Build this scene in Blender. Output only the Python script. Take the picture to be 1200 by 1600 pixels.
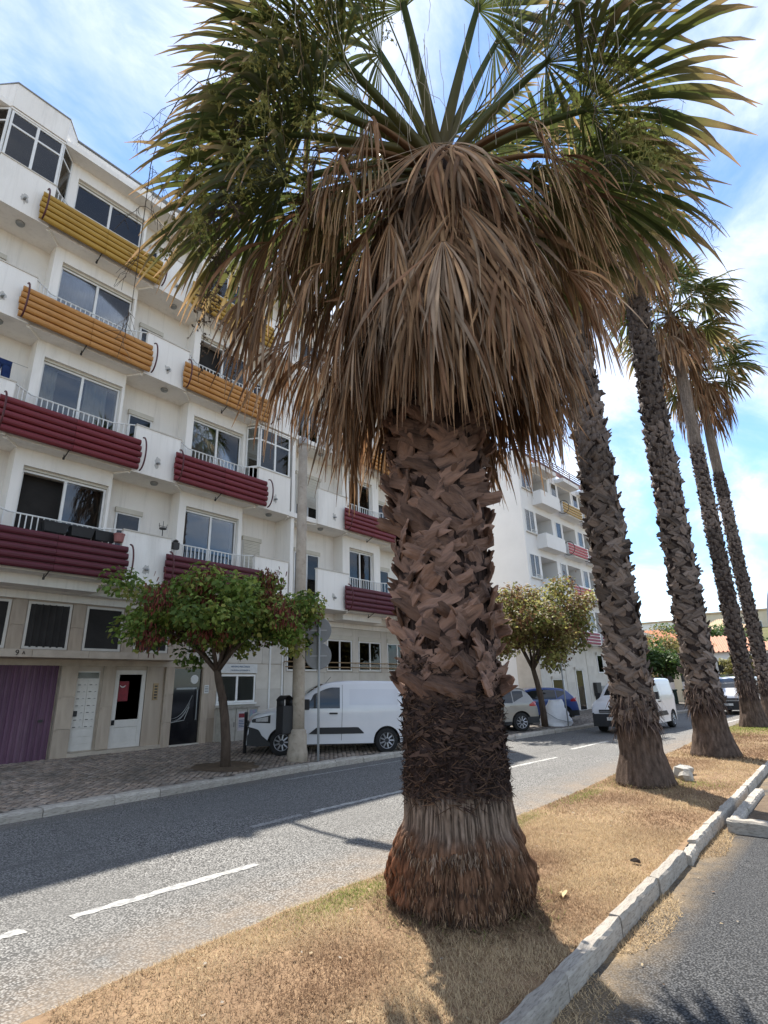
import bpy, math, random
import numpy as np
from mathutils import Vector, Matrix

for _o in list(bpy.data.objects):
    bpy.data.objects.remove(_o, do_unlink=True)
scene = bpy.context.scene
col = scene.collection
R_ = math.radians

# ------------------------------------------------------------------ camera
YAW, PITCH, ROLL = 0.68303, 0.31567, -0.02982      # X runs along the street, Y to the houses
fw = Vector((math.cos(PITCH)*math.cos(YAW), math.cos(PITCH)*math.sin(YAW), math.sin(PITCH)))
rt = Vector((math.sin(YAW), -math.cos(YAW), 0.0))
up = rt.cross(fw)
rr = rt*math.cos(ROLL) + up*math.sin(ROLL)
uu = up*math.cos(ROLL) - rt*math.sin(ROLL)
cam_d = bpy.data.cameras.new("camera")
cam_d.sensor_fit = 'VERTICAL'
cam_d.sensor_height = 36.0
cam_d.lens = 848.2/1600*36.0
cam_d.clip_start = 0.05
cam_d.clip_end = 3000
cam = bpy.data.objects.new("camera", cam_d)
cam.matrix_world = Matrix(((rr.x, uu.x, -fw.x, 0.0), (rr.y, uu.y, -fw.y, 0.0), (rr.z, uu.z, -fw.z, 1.72), (0, 0, 0, 1)))
col.objects.link(cam)
scene.camera = cam

# ------------------------------------------------------------------ sky and sun
SUN_AZ, SUN_EL = R_(47), R_(58.5)                   # azimuth measured from +X towards +Y
world = bpy.data.worlds.new("World")
scene.world = world
world.use_nodes = True
wn, wl = world.node_tree.nodes, world.node_tree.links
wn.clear()
w_out = wn.new('ShaderNodeOutputWorld')
w_bg = wn.new('ShaderNodeBackground'); w_bg.inputs['Strength'].default_value = 0.115
w_sky = wn.new('ShaderNodeTexSky'); w_sky.sky_type = 'NISHITA'; w_sky.sun_disc = False
w_sky.sun_elevation = SUN_EL
w_sky.sun_rotation = math.pi/2 - SUN_AZ
w_sky.air_density = 1.0; w_sky.dust_density = 0.0; w_sky.ozone_density = 3.0
tc = wn.new('ShaderNodeTexCoord')
sep = wn.new('ShaderNodeSeparateXYZ'); wl.new(tc.outputs['Generated'], sep.inputs[0])
def wmath(op, a, b=None):
    n = wn.new('ShaderNodeMath'); n.operation = op
    for i, v in enumerate((a, b)):
        if v is None: continue
        if isinstance(v, (int, float)): n.inputs[i].default_value = v
        else: wl.new(v, n.inputs[i])
    return n.outputs[0]
zz = wmath('ADD', wmath('MAXIMUM', sep.outputs['Z'], 0.0), 0.16)
cmb = wn.new('ShaderNodeCombineXYZ')
wl.new(wmath('DIVIDE', sep.outputs['X'], zz), cmb.inputs[0])
wl.new(wmath('DIVIDE', sep.outputs['Y'], zz), cmb.inputs[1])
mp = wn.new('ShaderNodeMapping')
mp.inputs['Rotation'].default_value = (0, 0, R_(28))
mp.inputs['Scale'].default_value = (1.0, 1.75, 1.0)
mp.inputs['Location'].default_value = (3.1, 1.4, 0.0)
wl.new(cmb.outputs[0], mp.inputs[0])
def wnoise(scale, detail, rough, dist):
    n = wn.new('ShaderNodeTexNoise'); n.inputs['Scale'].default_value = scale
    n.inputs['Detail'].default_value = detail; n.inputs['Roughness'].default_value = rough
    n.inputs['Distortion'].default_value = dist
    wl.new(mp.outputs[0], n.inputs['Vector']); return n.outputs['Fac']
def wramp(src, a, b):
    n = wn.new('ShaderNodeMapRange'); n.interpolation_type = 'SMOOTHSTEP'
    n.inputs['From Min'].default_value = a; n.inputs['From Max'].default_value = b
    wl.new(src, n.inputs['Value']); return n.outputs[0]
cl_big = wramp(wnoise(1.15, 9, 0.60, 0.55), 0.33, 0.64)
cl_fine = wramp(wnoise(4.2, 8, 0.66, 0.9), 0.28, 0.72)
cl = wmath('MULTIPLY', cl_big, wmath('ADD', wmath('MULTIPLY', cl_fine, 0.55), 0.50))
cl = wmath('MINIMUM', wmath('MULTIPLY', cl, 0.84), 0.82)
cshade = wramp(wnoise(2.3, 6, 0.6, 0.4), 0.25, 0.75)
ccol = wn.new('ShaderNodeMixRGB')
ccol.inputs['Color1'].default_value = (3.9, 4.3, 5.1, 1)
ccol.inputs['Color2'].default_value = (6.7, 6.65, 6.6, 1)
wl.new(cshade, ccol.inputs['Fac'])
wmix = wn.new('ShaderNodeMixRGB')
wtint = wn.new('ShaderNodeMixRGB'); wtint.blend_type = 'MULTIPLY'; wtint.inputs['Fac'].default_value = 1.0
wtint.inputs['Color2'].default_value = (.84, .94, 1.0, 1); wl.new(w_sky.outputs[0], wtint.inputs['Color1'])
wl.new(cl, wmix.inputs['Fac']); wl.new(wtint.outputs[0], wmix.inputs['Color1']); wl.new(ccol.outputs[0], wmix.inputs['Color2'])
wl.new(wmix.outputs[0], w_bg.inputs['Color']); wl.new(w_bg.outputs[0], w_out.inputs['Surface'])

sun_d = bpy.data.lights.new("sun", 'SUN')
sun_d.energy = 4.2; sun_d.angle = R_(0.55); sun_d.color = (1.0, 0.95, 0.87)
sun = bpy.data.objects.new("sun", sun_d)
sdir = Vector((math.cos(SUN_EL)*math.cos(SUN_AZ), math.cos(SUN_EL)*math.sin(SUN_AZ), math.sin(SUN_EL)))
sun.rotation_euler = sdir.to_track_quat('Z', 'Y').to_euler()
sun.location = (20, 20, 40)
col.objects.link(sun)

scene.view_settings.view_transform = 'Standard'
scene.view_settings.look = 'None'
scene.view_settings.gamma = 1.0
scene.view_settings.use_curve_mapping = False
scene.view_settings.exposure = 1.28
scene.render.engine = 'CYCLES'
scene.render.resolution_x, scene.render.resolution_y = 768, 1024
scene.cycles.max_bounces = 8
scene.cycles.diffuse_bounces = 4
scene.cycles.transparent_max_bounces = 8

# ------------------------------------------------------------------ materials
def mat(name, c1, c2=None, scale=6.0, rough=0.8, spec=0.3, bump=0.0, bscale=None, stretch=(1, 1, 1),
        metal=0.0, attr=False, trans=0.0, detail=6, rnd=0.0, c3=None, c3scale=2.0, c3lo=0.55, c3hi=0.75, coat=0.0, streak=0.0):
    m = bpy.data.materials.new(name); m.use_nodes = True
    nt = m.node_tree; N, L = nt.nodes, nt.links
    b = N['Principled BSDF']; out = N['Material Output']
    b.inputs['Roughness'].default_value = rough
    b.inputs['Specular IOR Level'].default_value = spec
    b.inputs['Metallic'].default_value = metal
    b.inputs['Coat Weight'].default_value = coat
    b.inputs['Coat Roughness'].default_value = 0.05
    t = N.new('ShaderNodeTexCoord'); mpn = N.new('ShaderNodeMapping')
    mpn.inputs['Scale'].default_value = stretch
    L.new(t.outputs['Object'], mpn.inputs[0])
    def noise(sc, dt=detail, rg=0.6):
        n = N.new('ShaderNodeTexNoise'); n.inputs['Scale'].default_value = sc
        n.inputs['Detail'].default_value = dt; n.inputs['Roughness'].default_value = rg
        L.new(mpn.outputs[0], n.inputs['Vector']); return n
    c2 = c2 or tuple(x*0.82 for x in c1)
    mx = N.new('ShaderNodeMixRGB')
    mx.inputs['Color1'].default_value = (*c1, 1); mx.inputs['Color2'].default_value = (*c2, 1)
    rmp = N.new('ShaderNodeMapRange'); rmp.inputs['From Min'].default_value = 0.32; rmp.inputs['From Max'].default_value = 0.68
    L.new(noise(scale).outputs['Fac'], rmp.inputs['Value']); L.new(rmp.outputs[0], mx.inputs['Fac'])
    cur = mx.outputs[0]
    if c3:
        m3 = N.new('ShaderNodeMixRGB'); r3 = N.new('ShaderNodeMapRange')
        r3.inputs['From Min'].default_value = c3lo; r3.inputs['From Max'].default_value = c3hi
        L.new(noise(c3scale).outputs['Fac'], r3.inputs['Value']); L.new(r3.outputs[0], m3.inputs['Fac'])
        L.new(cur, m3.inputs['Color1']); m3.inputs['Color2'].default_value = (*c3, 1); cur = m3.outputs[0]
    if streak:
        ms_ = N.new('ShaderNodeMapping'); ms_.inputs['Scale'].default_value = (5, 5, .22); L.new(t.outputs['Object'], ms_.inputs[0])
        ns = N.new('ShaderNodeTexNoise'); ns.inputs['Scale'].default_value = 1.7; ns.inputs['Detail'].default_value = 7; ns.inputs['Roughness'].default_value = .68; L.new(ms_.outputs[0], ns.inputs['Vector'])
        rs2 = N.new('ShaderNodeMapRange'); rs2.inputs['From Min'].default_value = .52; rs2.inputs['From Max'].default_value = .74; rs2.inputs['To Max'].default_value = streak; L.new(ns.outputs['Fac'], rs2.inputs['Value'])
        m4 = N.new('ShaderNodeMixRGB'); L.new(rs2.outputs[0], m4.inputs['Fac']); L.new(cur, m4.inputs['Color1']); m4.inputs['Color2'].default_value = (.36, .33, .29, 1); cur = m4.outputs[0]
    if attr:
        a = N.new('ShaderNodeAttribute'); a.attribute_name = 'tint'
        ma = N.new('ShaderNodeMixRGB'); ma.blend_type = 'MULTIPLY'; ma.inputs['Fac'].default_value = 1
        L.new(a.outputs['Color'], ma.inputs['Color1']); L.new(cur, ma.inputs['Color2']); cur = ma.outputs[0]
    if rnd:
        oi = N.new('ShaderNodeObjectInfo'); hs = N.new('ShaderNodeHueSaturation')
        rm = N.new('ShaderNodeMapRange'); rm.inputs['To Min'].default_value = 1-rnd; rm.inputs['To Max'].default_value = 1+rnd
        L.new(oi.outputs['Random'], rm.inputs['Value']); L.new(rm.outputs[0], hs.inputs['Value'])
        L.new(cur, hs.inputs['Color']); cur = hs.outputs[0]
    L.new(cur, b.inputs['Base Color'])
    if bump:
        bn = N.new('ShaderNodeBump'); bn.inputs['Strength'].default_value = 1.0; bn.inputs['Distance'].default_value = bump
        L.new(noise(bscale or scale*4).outputs['Fac'], bn.inputs['Height']); L.new(bn.outputs[0], b.inputs['Normal'])
    if trans:
        tr = N.new('ShaderNodeBsdfTranslucent'); L.new(cur, tr.inputs['Color'])
        ms = N.new('ShaderNodeMixShader'); ms.inputs[0].default_value = trans
        L.new(b.outputs[0], ms.inputs[1]); L.new(tr.outputs[0], ms.inputs[2]); L.new(ms.outputs[0], out.inputs['Surface'])
    return m

def glass_mat(name, tint, rough=0.02, see=0.55):
    m = bpy.data.materials.new(name); m.use_nodes = True
    nt = m.node_tree; N, L = nt.nodes, nt.links; N.clear()
    out = N.new('ShaderNodeOutputMaterial')
    tr = N.new('ShaderNodeBsdfTransparent'); tr.inputs['Color'].default_value = (*tint, 1)
    gl = N.new('ShaderNodeBsdfGlossy'); gl.inputs['Roughness'].default_value = rough
    fr = N.new('ShaderNodeFresnel'); fr.inputs['IOR'].default_value = 1.55
    mm = N.new('ShaderNodeMath'); mm.operation = 'ADD'; mm.use_clamp = True; mm.inputs[1].default_value = 0.07-see*0.1
    L.new(fr.outputs[0], mm.inputs[0])
    ms = N.new('ShaderNodeMixShader'); L.new(mm.outputs[0], ms.inputs[0])
    L.new(tr.outputs[0], ms.inputs[1]); L.new(gl.outputs[0], ms.inputs[2]); L.new(ms.outputs[0], out.inputs['Surface'])
    return m

M = {}
M['plaster'] = mat('white_plaster', (.86, .825, .77), (.80, .76, .70), 0.9, .9, .15, .004, 40, (1, 1, .25), c3=(.56, .53, .48), c3scale=1.1, c3lo=.56, c3hi=.90, streak=.24)
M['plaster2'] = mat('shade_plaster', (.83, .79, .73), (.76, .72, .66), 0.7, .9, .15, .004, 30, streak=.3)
M['marble'] = mat('cream_marble', (.45, .365, .28), (.34, .27, .205), 2.2, .42, .45, .001, 30, (1, 1, .5), c3=(.27, .215, .165), c3scale=3.1, c3lo=.58, c3hi=.78, rnd=.10)
M['marble_trim'] = mat('marble_trim', (.51, .435, .35), (.39, .325, .255), 3.0, .45, .4, .001, 30, c3=(.40, .34, .28), c3scale=2.0, c3lo=.6, c3hi=.8)
M['pale_stone'] = mat('pale_stone', (.60, .555, .485), (.50, .455, .39), 1.8, .6, .3, .001, 20, rnd=.05)
M['frame'] = mat('white_aluminium', (.78, .77, .74), (.70, .69, .66), 5, .4, .4)
M['glass'] = glass_mat('window_glass', (.80, .83, .85))
M['darkglass'] = glass_mat('dark_glass', (.35, .38, .40), see=.7)
M['roomdark'] = mat('painted_room_shade', (.045, .042, .040), (.03, .028, .027), 2, .9, .1)  # flat near-black colour stands in for the shade of rooms behind glass
M['curtain'] = mat('curtain_cloth', (.52, .48, .40), (.42, .385, .32), 4, .9, .1, trans=.25)
M['netcurtain'] = mat('grey_net_curtain', (.30, .30, .33), (.23, .23, .26), 5, .9, .1, trans=.2)
M['shutter'] = mat('roller_shutter', (.60, .56, .47), (.52, .48, .40), 3, .6, .3)
M['yellow'] = mat('yellow_panel', (.44, .265, .042), (.36, .21, .032), 3, .5, .35, .001, 25, c3=(.26, .15, .03), c3scale=4, c3lo=.6, c3hi=.85)
M['orange'] = mat('orange_panel', (.50, .25, .075), (.42, .19, .046), 3, .5, .35, .001, 25, c3=(.30, .14, .04), c3scale=4, c3lo=.6, c3hi=.85)
M['red'] = mat('red_panel', (.185, .020, .026), (.14, .016, .021), 3, .5, .35, .001, 25, (.3, 1, 1), c3=(.11, .014, .02), c3scale=5, c3lo=.5, c3hi=.75)
M['darkred'] = mat('dark_red_panel', (.112, .017, .026), (.085, .014, .022), 3, .5, .35, .001, 25, (.3, 1, 1), c3=(.065, .012, .02), c3scale=5, c3lo=.5, c3hi=.75)
M['hoop'] = mat('oxblood_metal', (.09, .014, .016), (.06, .012, .014), 5, .45, .4)
M['darkmetal'] = mat('dark_metal', (.035, .033, .032), (.025, .024, .024), 8, .5, .4)
M['greymetal'] = mat('grey_metal', (.30, .31, .31), (.24, .25, .25), 8, .45, .5, metal=.5)
M['galv'] = mat('galvanised_grey', (.36, .37, .375), (.29, .30, .305), 4, .55, .4, c3=(.22, .22, .22), c3scale=6, c3lo=.6, c3hi=.85)
M['concrete'] = mat('concrete', (.38, .35, .305), (.27, .245, .21), 5, .9, .2, .004, 40, c3=(.17, .155, .135), c3scale=9, c3lo=.55, c3hi=.75)
M['tanpost'] = mat('tan_concrete', (.43, .365, .29), (.33, .275, .215), 5, .9, .2, .004, 40, c3=(.24, .20, .155), c3scale=9, c3lo=.55, c3hi=.75)
M['kerb'] = mat('kerb_stone', (.48, .435, .375), (.34, .305, .26), 7, .9, .2, .006, 55, c3=(.20, .18, .155), c3scale=14, c3lo=.53, c3hi=.72, rnd=.12)
M['cobble'] = mat('limestone_cobble', (.37, .30, .24), (.24, .19, .148), 3, .75, .3, .003, 60, c3=(.135, .115, .095), c3scale=1.1, c3lo=.48, c3hi=.74, attr=True)
M['joint'] = mat('sandy_joint', (.17, .14, .11), (.11, .092, .073), 4, .95, .1, .006, 60)
M['paint'] = mat('road_paint', (.62, .61, .57), (.50, .49, .455), 30, .8, .2, .003, 90)
M['bark'] = mat('tree_bark', (.115, .085, .065), (.065, .047, .037), 14, .95, .1, .012, 45, (1, 1, .3))
M['leafmat'] = mat('leaf', (1, 1, 1), (.84, .84, .84), 3, .55, .3, attr=True, trans=.46)
M['frondmat'] = mat('palm_frond', (1, 1, 1), (.80, .80, .80), 5, .5, .35, attr=True, trans=.34)
M['deadmat'] = mat('dead_frond', (1, 1, 1), (.72, .70, .68), 4, .8, .15, attr=True, trans=.26)
M['boot'] = mat('leaf_base', (.255, .152, .108), (.130, .076, .056), 6, .85, .18, .012, 30, (3, 3, .45), c3=(.050, .034, .030), c3scale=5, c3lo=.48, c3hi=.66, rnd=.42)
M['boot2'] = mat('weathered_leaf_base', (.215, .168, .138), (.115, .088, .074), 6, .88, .15, .012, 30, (3, 3, .45), c3=(.048, .038, .034), c3scale=5, c3lo=.48, c3hi=.66, rnd=.40)
M['trunk'] = mat('palm_trunk', (1, 1, 1), (.55, .53, .51), 22, .95, .1, .016, 60, (1, 1, .45), attr=True)
M['fibre'] = mat('palm_fibre', (1, 1, 1), (.8, .8, .8), 12, .9, .1, attr=True)
M['grass'] = mat('dry_grass', (1, 1, 1), (.85, .85, .85), 6, .85, .1, attr=True, trans=.2)
M['whitecar'] = mat('white_car_paint', (.66, .66, .68), (.62, .62, .64), 2, .28, .5, coat=.6)
M['silvercar'] = mat('silver_car_paint', (.26, .245, .225), (.23, .215, .195), 2, .3, .5, metal=.35, coat=.6)
M['bluecar'] = mat('blue_car_paint', (.03, .068, .25), (.025, .056, .20), 2, .28, .5, coat=.7)
M['carglass'] = mat('car_glass', (.016, .018, .020), (.022, .024, .026), 2, .04, .6)
M['blackplastic'] = mat('black_plastic', (.022, .022, .024), (.017, .017, .018), 6, .55, .4)
M['tyre'] = mat('tyre_rubber', (.02, .02, .02), (.028, .027, .026), 8, .85, .2)
M['rim'] = mat('wheel_rim', (.42, .42, .43), (.33, .33, .34), 8, .4, .5, metal=.6)
M['lamp_clear'] = mat('lamp_lens', (.50, .51, .52), (.36, .37, .38), 20, .1, .6)
M['lamp_red'] = mat('red_lens', (.42, .02, .025), (.30, .015, .02), 20, .15, .6)
M['plate'] = mat('number_plate', (.66, .66, .64), (.58, .58, .56), 9, .5, .3)
M['purple'] = mat('purple_garage', (.135, .065, .105), (.095, .048, .078), 2.5, .55, .35, .001, 30, (1, 1, .25), c3=(.19, .115, .15), c3scale=2.2, c3lo=.5, c3hi=.8)
M['blackgloss'] = mat('black_gloss', (.010, .010, .012), (.014, .014, .016), 3, .12, .5)
M['offwhite'] = mat('offwhite_panel', (.66, .62, .56), (.58, .54, .48), 4, .5, .35)
M['ink'] = mat('black_ink', (.014, .014, .014), (.02, .02, .02), 9, .6, .2)
M['blueink'] = mat('blue_ink', (.03, .10, .20), (.03, .085, .17), 9, .6, .2)
M['redposter'] = mat('red_poster', (.26, .025, .035), (.13, .02, .025), 14, .5, .3)
M['paper'] = mat('paper_poster', (.58, .54, .54), (.46, .42, .43), 12, .8, .2)
M['brass'] = mat('brass_rail', (.36, .25, .13), (.28, .19, .10), 8, .4, .5, metal=.4)
M['sack'] = mat('woven_sack', (.80, .80, .80), (.70, .70, .71), 6, .7, .3, .01, 12)
M['denim'] = mat('denim', (.025, .045, .12), (.018, .03, .085), 9, .95, .1)
M['rooftile'] = mat('terracotta', (.46, .20, .11), (.36, .145, .08), 4, .85, .2, rnd=.1, c3=(.25, .12, .075), c3scale=6, c3lo=.58, c3hi=.8)
M['salmon'] = mat('salmon_roof', (.52, .27, .18), (.44, .22, .145), 4, .85, .2)
M['ochre'] = mat('ochre_wall', (.62, .45, .24), (.54, .385, .20), 2, .9, .15)
M['cream'] = mat('cream_wall', (.62, .55, .42), (.54, .47, .35), 1, .9, .15)
M['greenbin'] = mat('green_bin', (.025, .05, .035), (.018, .038, .028), 4, .5, .35)
M['soil'] = mat('soil', (.17, .125, .085), (.105, .078, .055), 6, .95, .1, .02, 20)
M['rock'] = mat('broken_concrete', (.44, .42, .38), (.30, .28, .25), 9, .9, .2, .01, 30)
M['pods'] = mat('seed_pods', (1, 1, 1), (.8, .8, .8), 6, .7, .2, attr=True)

def asphalt(name, lo, hi, sc, dust=None):
    m = bpy.data.materials.new(name); m.use_nodes = True
    N, L = m.node_tree.nodes, m.node_tree.links
    b = N['Principled BSDF']; b.inputs['Roughness'].default_value = .88; b.inputs['Specular IOR Level'].default_value = .25
    t = N.new('ShaderNodeTexCoord')
    def noise(s, d=5, r=.6, vec=None):
        n = N.new('ShaderNodeTexNoise'); n.inputs['Scale'].default_value = s; n.inputs['Detail'].default_value = d
        n.inputs['Roughness'].default_value = r; L.new(vec or t.outputs['Object'], n.inputs['Vector']); return n.outputs['Fac']
    def mrange(src, a, c):
        r = N.new('ShaderNodeMapRange'); r.inputs['From Min'].default_value = a; r.inputs['From Max'].default_value = c
        L.new(src, r.inputs['Value']); return r.outputs[0]
    def mixc(f, a, c, mode='MIX'):
        x = N.new('ShaderNodeMixRGB'); x.blend_type = mode
        if isinstance(f, float): x.inputs['Fac'].default_value = f
        else: L.new(f, x.inputs['Fac'])
        for k, v in (('Color1', a), ('Color2', c)):
            if isinstance(v, tuple): x.inputs[k].default_value = (*v, 1)
            else: L.new(v, x.inputs[k])
        return x.outputs[0]
    v = N.new('ShaderNodeTexVoronoi'); v.inputs['Scale'].default_value = sc; v.inputs['Randomness'].default_value = 1
    L.new(t.outputs['Object'], v.inputs['Vector'])
    sx = N.new('ShaderNodeSeparateXYZ'); L.new(v.outputs['Color'], sx.inputs[0])
    stone = mixc(sx.outputs['X'], lo, hi)
    stone = mixc(mrange(v.outputs['Distance'], .35, .62), stone, tuple(x*.35 for x in lo))
    c = mixc(mrange(noise(.55, 6, .65), .40, .66), stone, tuple(x*.75 for x in lo))
    c = mixc(.6, stone, c)
    mpn = N.new('ShaderNodeMapping'); mpn.inputs['Scale'].default_value = (.10, 1.3, 1); L.new(t.outputs['Object'], mpn.inputs[0])
    trk = mrange(noise(1.6, 6, .62, mpn.outputs[0]), .56, .70)
    mt = N.new('ShaderNodeMath'); mt.operation = 'MULTIPLY'; L.new(trk, mt.inputs[0]); mt.inputs[1].default_value = .6
    c = mixc(mt.outputs[0], c, tuple(x*.55 for x in lo))
    if dust:
        sp = N.new('ShaderNodeSeparateXYZ'); L.new(t.outputs['Object'], sp.inputs[0])
        for (y0, y1, amt, dc) in dust:
            d = mrange(sp.outputs['Y'], y0, y1)
            nn = N.new('ShaderNodeMath'); nn.operation = 'MULTIPLY'; L.new(d, nn.inputs[0]); L.new(mrange(noise(1.9, 6, .7), .30, .62), nn.inputs[1])
            n2 = N.new('ShaderNodeMath'); n2.operation = 'MULTIPLY'; L.new(nn.outputs[0], n2.inputs[0]); n2.inputs[1].default_value = amt
            c = mixc(n2.outputs[0], c, mixc(sx.outputs['Y'], tuple(x*.7 for x in dc), dc))
    L.new(c, b.inputs['Base Color'])
    bn = N.new('ShaderNodeBump'); bn.inputs['Strength'].default_value = .9; bn.inputs['Distance'].default_value = .008; bn.invert = True
    L.new(v.outputs['Distance'], bn.inputs['Height']); L.new(bn.outputs[0], b.inputs['Normal'])
    return m
M['asphalt'] = asphalt('worn_asphalt', (.17, .165, .155), (.38, .368, .345), 58, dust=[(5.0, 3.75, .85, (.30, .225, .155)), (9.5, 10.05, .45, (.24, .19, .14))])
M['asphalt2'] = asphalt('parking_asphalt', (.052, .053, .055), (.135, .135, .133), 75, dust=[(1.25, 1.62, .8, (.34, .24, .13))])

# ------------------------------------------------------------------ mesh helpers
class MB:
    def __init__(s): s.v = []; s.f = []; s.c = []; s.col = None
    def add(s, verts, faces, tint=None):
        o = len(s.v); s.v.extend([tuple(map(float, p)) for p in verts]); s.f.extend([tuple(i+o for i in f) for f in faces])
        s.c.extend([tint or (1, 1, 1)]*len(verts)); return s
    def box(s, x0, x1, y0, y1, z0, z1, tint=None):
        x0, x1 = min(x0, x1), max(x0, x1); y0, y1 = min(y0, y1), max(y0, y1); z0, z1 = min(z0, z1), max(z0, z1)
        v = [(x0, y0, z0), (x1, y0, z0), (x1, y1, z0), (x0, y1, z0), (x0, y0, z1), (x1, y0, z1), (x1, y1, z1), (x0, y1, z1)]
        return s.add(v, [(0, 3, 2, 1), (4, 5, 6, 7), (0, 1, 5, 4), (1, 2, 6, 5), (2, 3, 7, 6), (3, 0, 4, 7)], tint)
    def prism(s, poly, z0, z1, tint=None):          # plan polygon (ccw) extruded upwards
        n = len(poly); v = [(x, y, z0) for x, y in poly]+[(x, y, z1) for x, y in poly]
        f = [tuple(range(n-1, -1, -1)), tuple(range(n, 2*n))]+[(i, (i+1) % n, n+(i+1) % n, n+i) for i in range(n)]
        return s.add(v, f, tint)
    def tube(s, pts, rad, n=8, cap=True, tint=None, flat=1.0):
        pts = [Vector(p) for p in pts]
        if not isinstance(rad, (list, tuple, np.ndarray)): rad = [rad]*len(pts)
        v, f = [], []; prev = None
        for i, p in enumerate(pts):
            d = (pts[min(i+1, len(pts)-1)]-pts[max(i-1, 0)])
            if d.length < 1e-9: d = Vector((0, 0, 1))
            d.normalize()
            if prev is None:
                a = d.cross(Vector((0, 0, 1)) if abs(d.z) < .95 else Vector((1, 0, 0))).normalized()
            else:
                a = (prev-d*prev.dot(d)).normalized()
            prev = a; b = d.cross(a)
            for k in range(n):
                t = 2*math.pi*k/n
                v.append(p+(a*math.cos(t)+b*math.sin(t)*flat)*rad[i])
        for i in range(len(pts)-1):
            for k in range(n):
                f.append((i*n+k, i*n+(k+1) % n, (i+1)*n+(k+1) % n, (i+1)*n+k))
        if cap: f += [tuple(range(n-1, -1, -1)), tuple(range((len(pts)-1)*n, len(pts)*n))]
        return s.add(v, f, tint)
    def lathe(s, prof, cx=0, cy=0, n=24, tint=None):  # [(r,z)]
        v, f = [], []
        for r, z in prof:
            for k in range(n):
                t = 2*math.pi*k/n; v.append((cx+r*math.cos(t), cy+r*math.sin(t), z))
        for i in range(len(prof)-1):
            for k in range(n): f.append((i*n+k, i*n+(k+1) % n, (i+1)*n+(k+1) % n, (i+1)*n+k))
        f += [tuple(range(n-1, -1, -1)), tuple(range((len(prof)-1)*n, len(prof)*n))]
        return s.add(v, f, tint)
    def grid(s, P, tint=None):                       # P: rows of points
        h, w = len(P), len(P[0]); v = [p for row in P for p in row]
        f = [(i*w+j, i*w+j+1, (i+1)*w+j+1, (i+1)*w+j) for i in range(h-1) for j in range(w-1)]
        return s.add(v, f, tint)
    def xf(s, m):
        s.v = [tuple(m @ Vector(p)) for p in s.v]; return s
    def mesh(s, name, m, smooth=False, tint=False):
        me = bpy.data.meshes.new(name); me.from_pydata(s.v, [], s.f); me.materials.append(m)
        if smooth: me.polygons.foreach_set('use_smooth', [True]*len(me.polygons))
        if tint:
            a = me.color_attributes.new('tint', 'FLOAT_COLOR', 'POINT')
            arr = np.ones((len(s.v), 4), np.float32); arr[:, :3] = np.array(s.c, np.float32); a.data.foreach_set('color', arr.ravel())
        me.update(); return me
    def build(s, name, m, parent=None, smooth=False, tint=False, bevel=0.0):
        o = bpy.data.objects.new(name, s.mesh(name, m, smooth, tint)); col.objects.link(o)
        if parent is not None: o.parent = parent
        if bevel:
            b = o.modifiers.new('bevel', 'BEVEL'); b.width = bevel; b.segments = 2; b.limit_method = 'ANGLE'
        return o

def np_mesh(name, V, F, m, parent=None, tint=None, smooth=False):
    """V (n,3), F (k,3|4) numpy arrays -> object"""
    me = bpy.data.meshes.new(name)
    V = np.asarray(V, np.float32); F = np.asarray(F, np.int32)
    me.vertices.add(len(V)); me.vertices.foreach_set('co', V.ravel())
    k = F.shape[1]
    me.loops.add(F.size); me.loops.foreach_set('vertex_index', F.ravel())
    me.polygons.add(len(F)); me.polygons.foreach_set('loop_start', np.arange(len(F), dtype=np.int32)*k)
    me.polygons.foreach_set('loop_total', np.full(len(F), k, np.int32))
    if smooth: me.polygons.foreach_set('use_smooth', np.ones(len(F), bool))
    me.materials.append(m)
    me.update(calc_edges=True)
    if tint is not None:
        a = me.color_attributes.new('tint', 'FLOAT_COLOR', 'POINT')
        arr = np.ones((len(V), 4), np.float32); arr[:, :3] = tint; a.data.foreach_set('color', arr.ravel())
    me.validate()
    o = bpy.data.objects.new(name, me); col.objects.link(o)
    if parent is not None: o.parent = parent
    return o

def tag(o, label=None, cat=None, group=None, kind=None):
    if label: o['label'] = label
    if cat: o['category'] = cat
    if group: o['group'] = group
    if kind: o['kind'] = kind
    return o
def thing(name, label, cat, loc=(0, 0, 0), rz=0.0, group=None):
    o = bpy.data.objects.new(name, None); o.empty_display_size = .2; col.objects.link(o)
    o.location = loc; o.rotation_euler = (0, 0, rz)
    return tag(o, label, cat, group)
def inst(name, me, parent=None, loc=(0, 0, 0), rot=(0, 0, 0), scale=(1, 1, 1)):
    o = bpy.data.objects.new(name, me); col.objects.link(o)
    o.location = loc; o.rotation_euler = rot; o.scale = scale
    if parent is not None: o.parent = parent
    return o
def place(o, m):
    o.matrix_basis = m; return o
def text(name, body, size, m, parent, loc, rot, extrude=.002, align='CENTER'):
    c = bpy.data.curves.new(name, 'FONT'); c.body = body; c.size = size; c.extrude = extrude
    c.align_x = align; c.align_y = 'CENTER'
    t = bpy.data.objects.new(name, c); col.objects.link(t)
    dg = bpy.context.evaluated_depsgraph_get()
    me = bpy.data.meshes.new_from_object(t.evaluated_get(dg)); bpy.data.objects.remove(t)
    me.materials.clear(); me.materials.append(m)
    return inst(name, me, parent, loc, rot)

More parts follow.
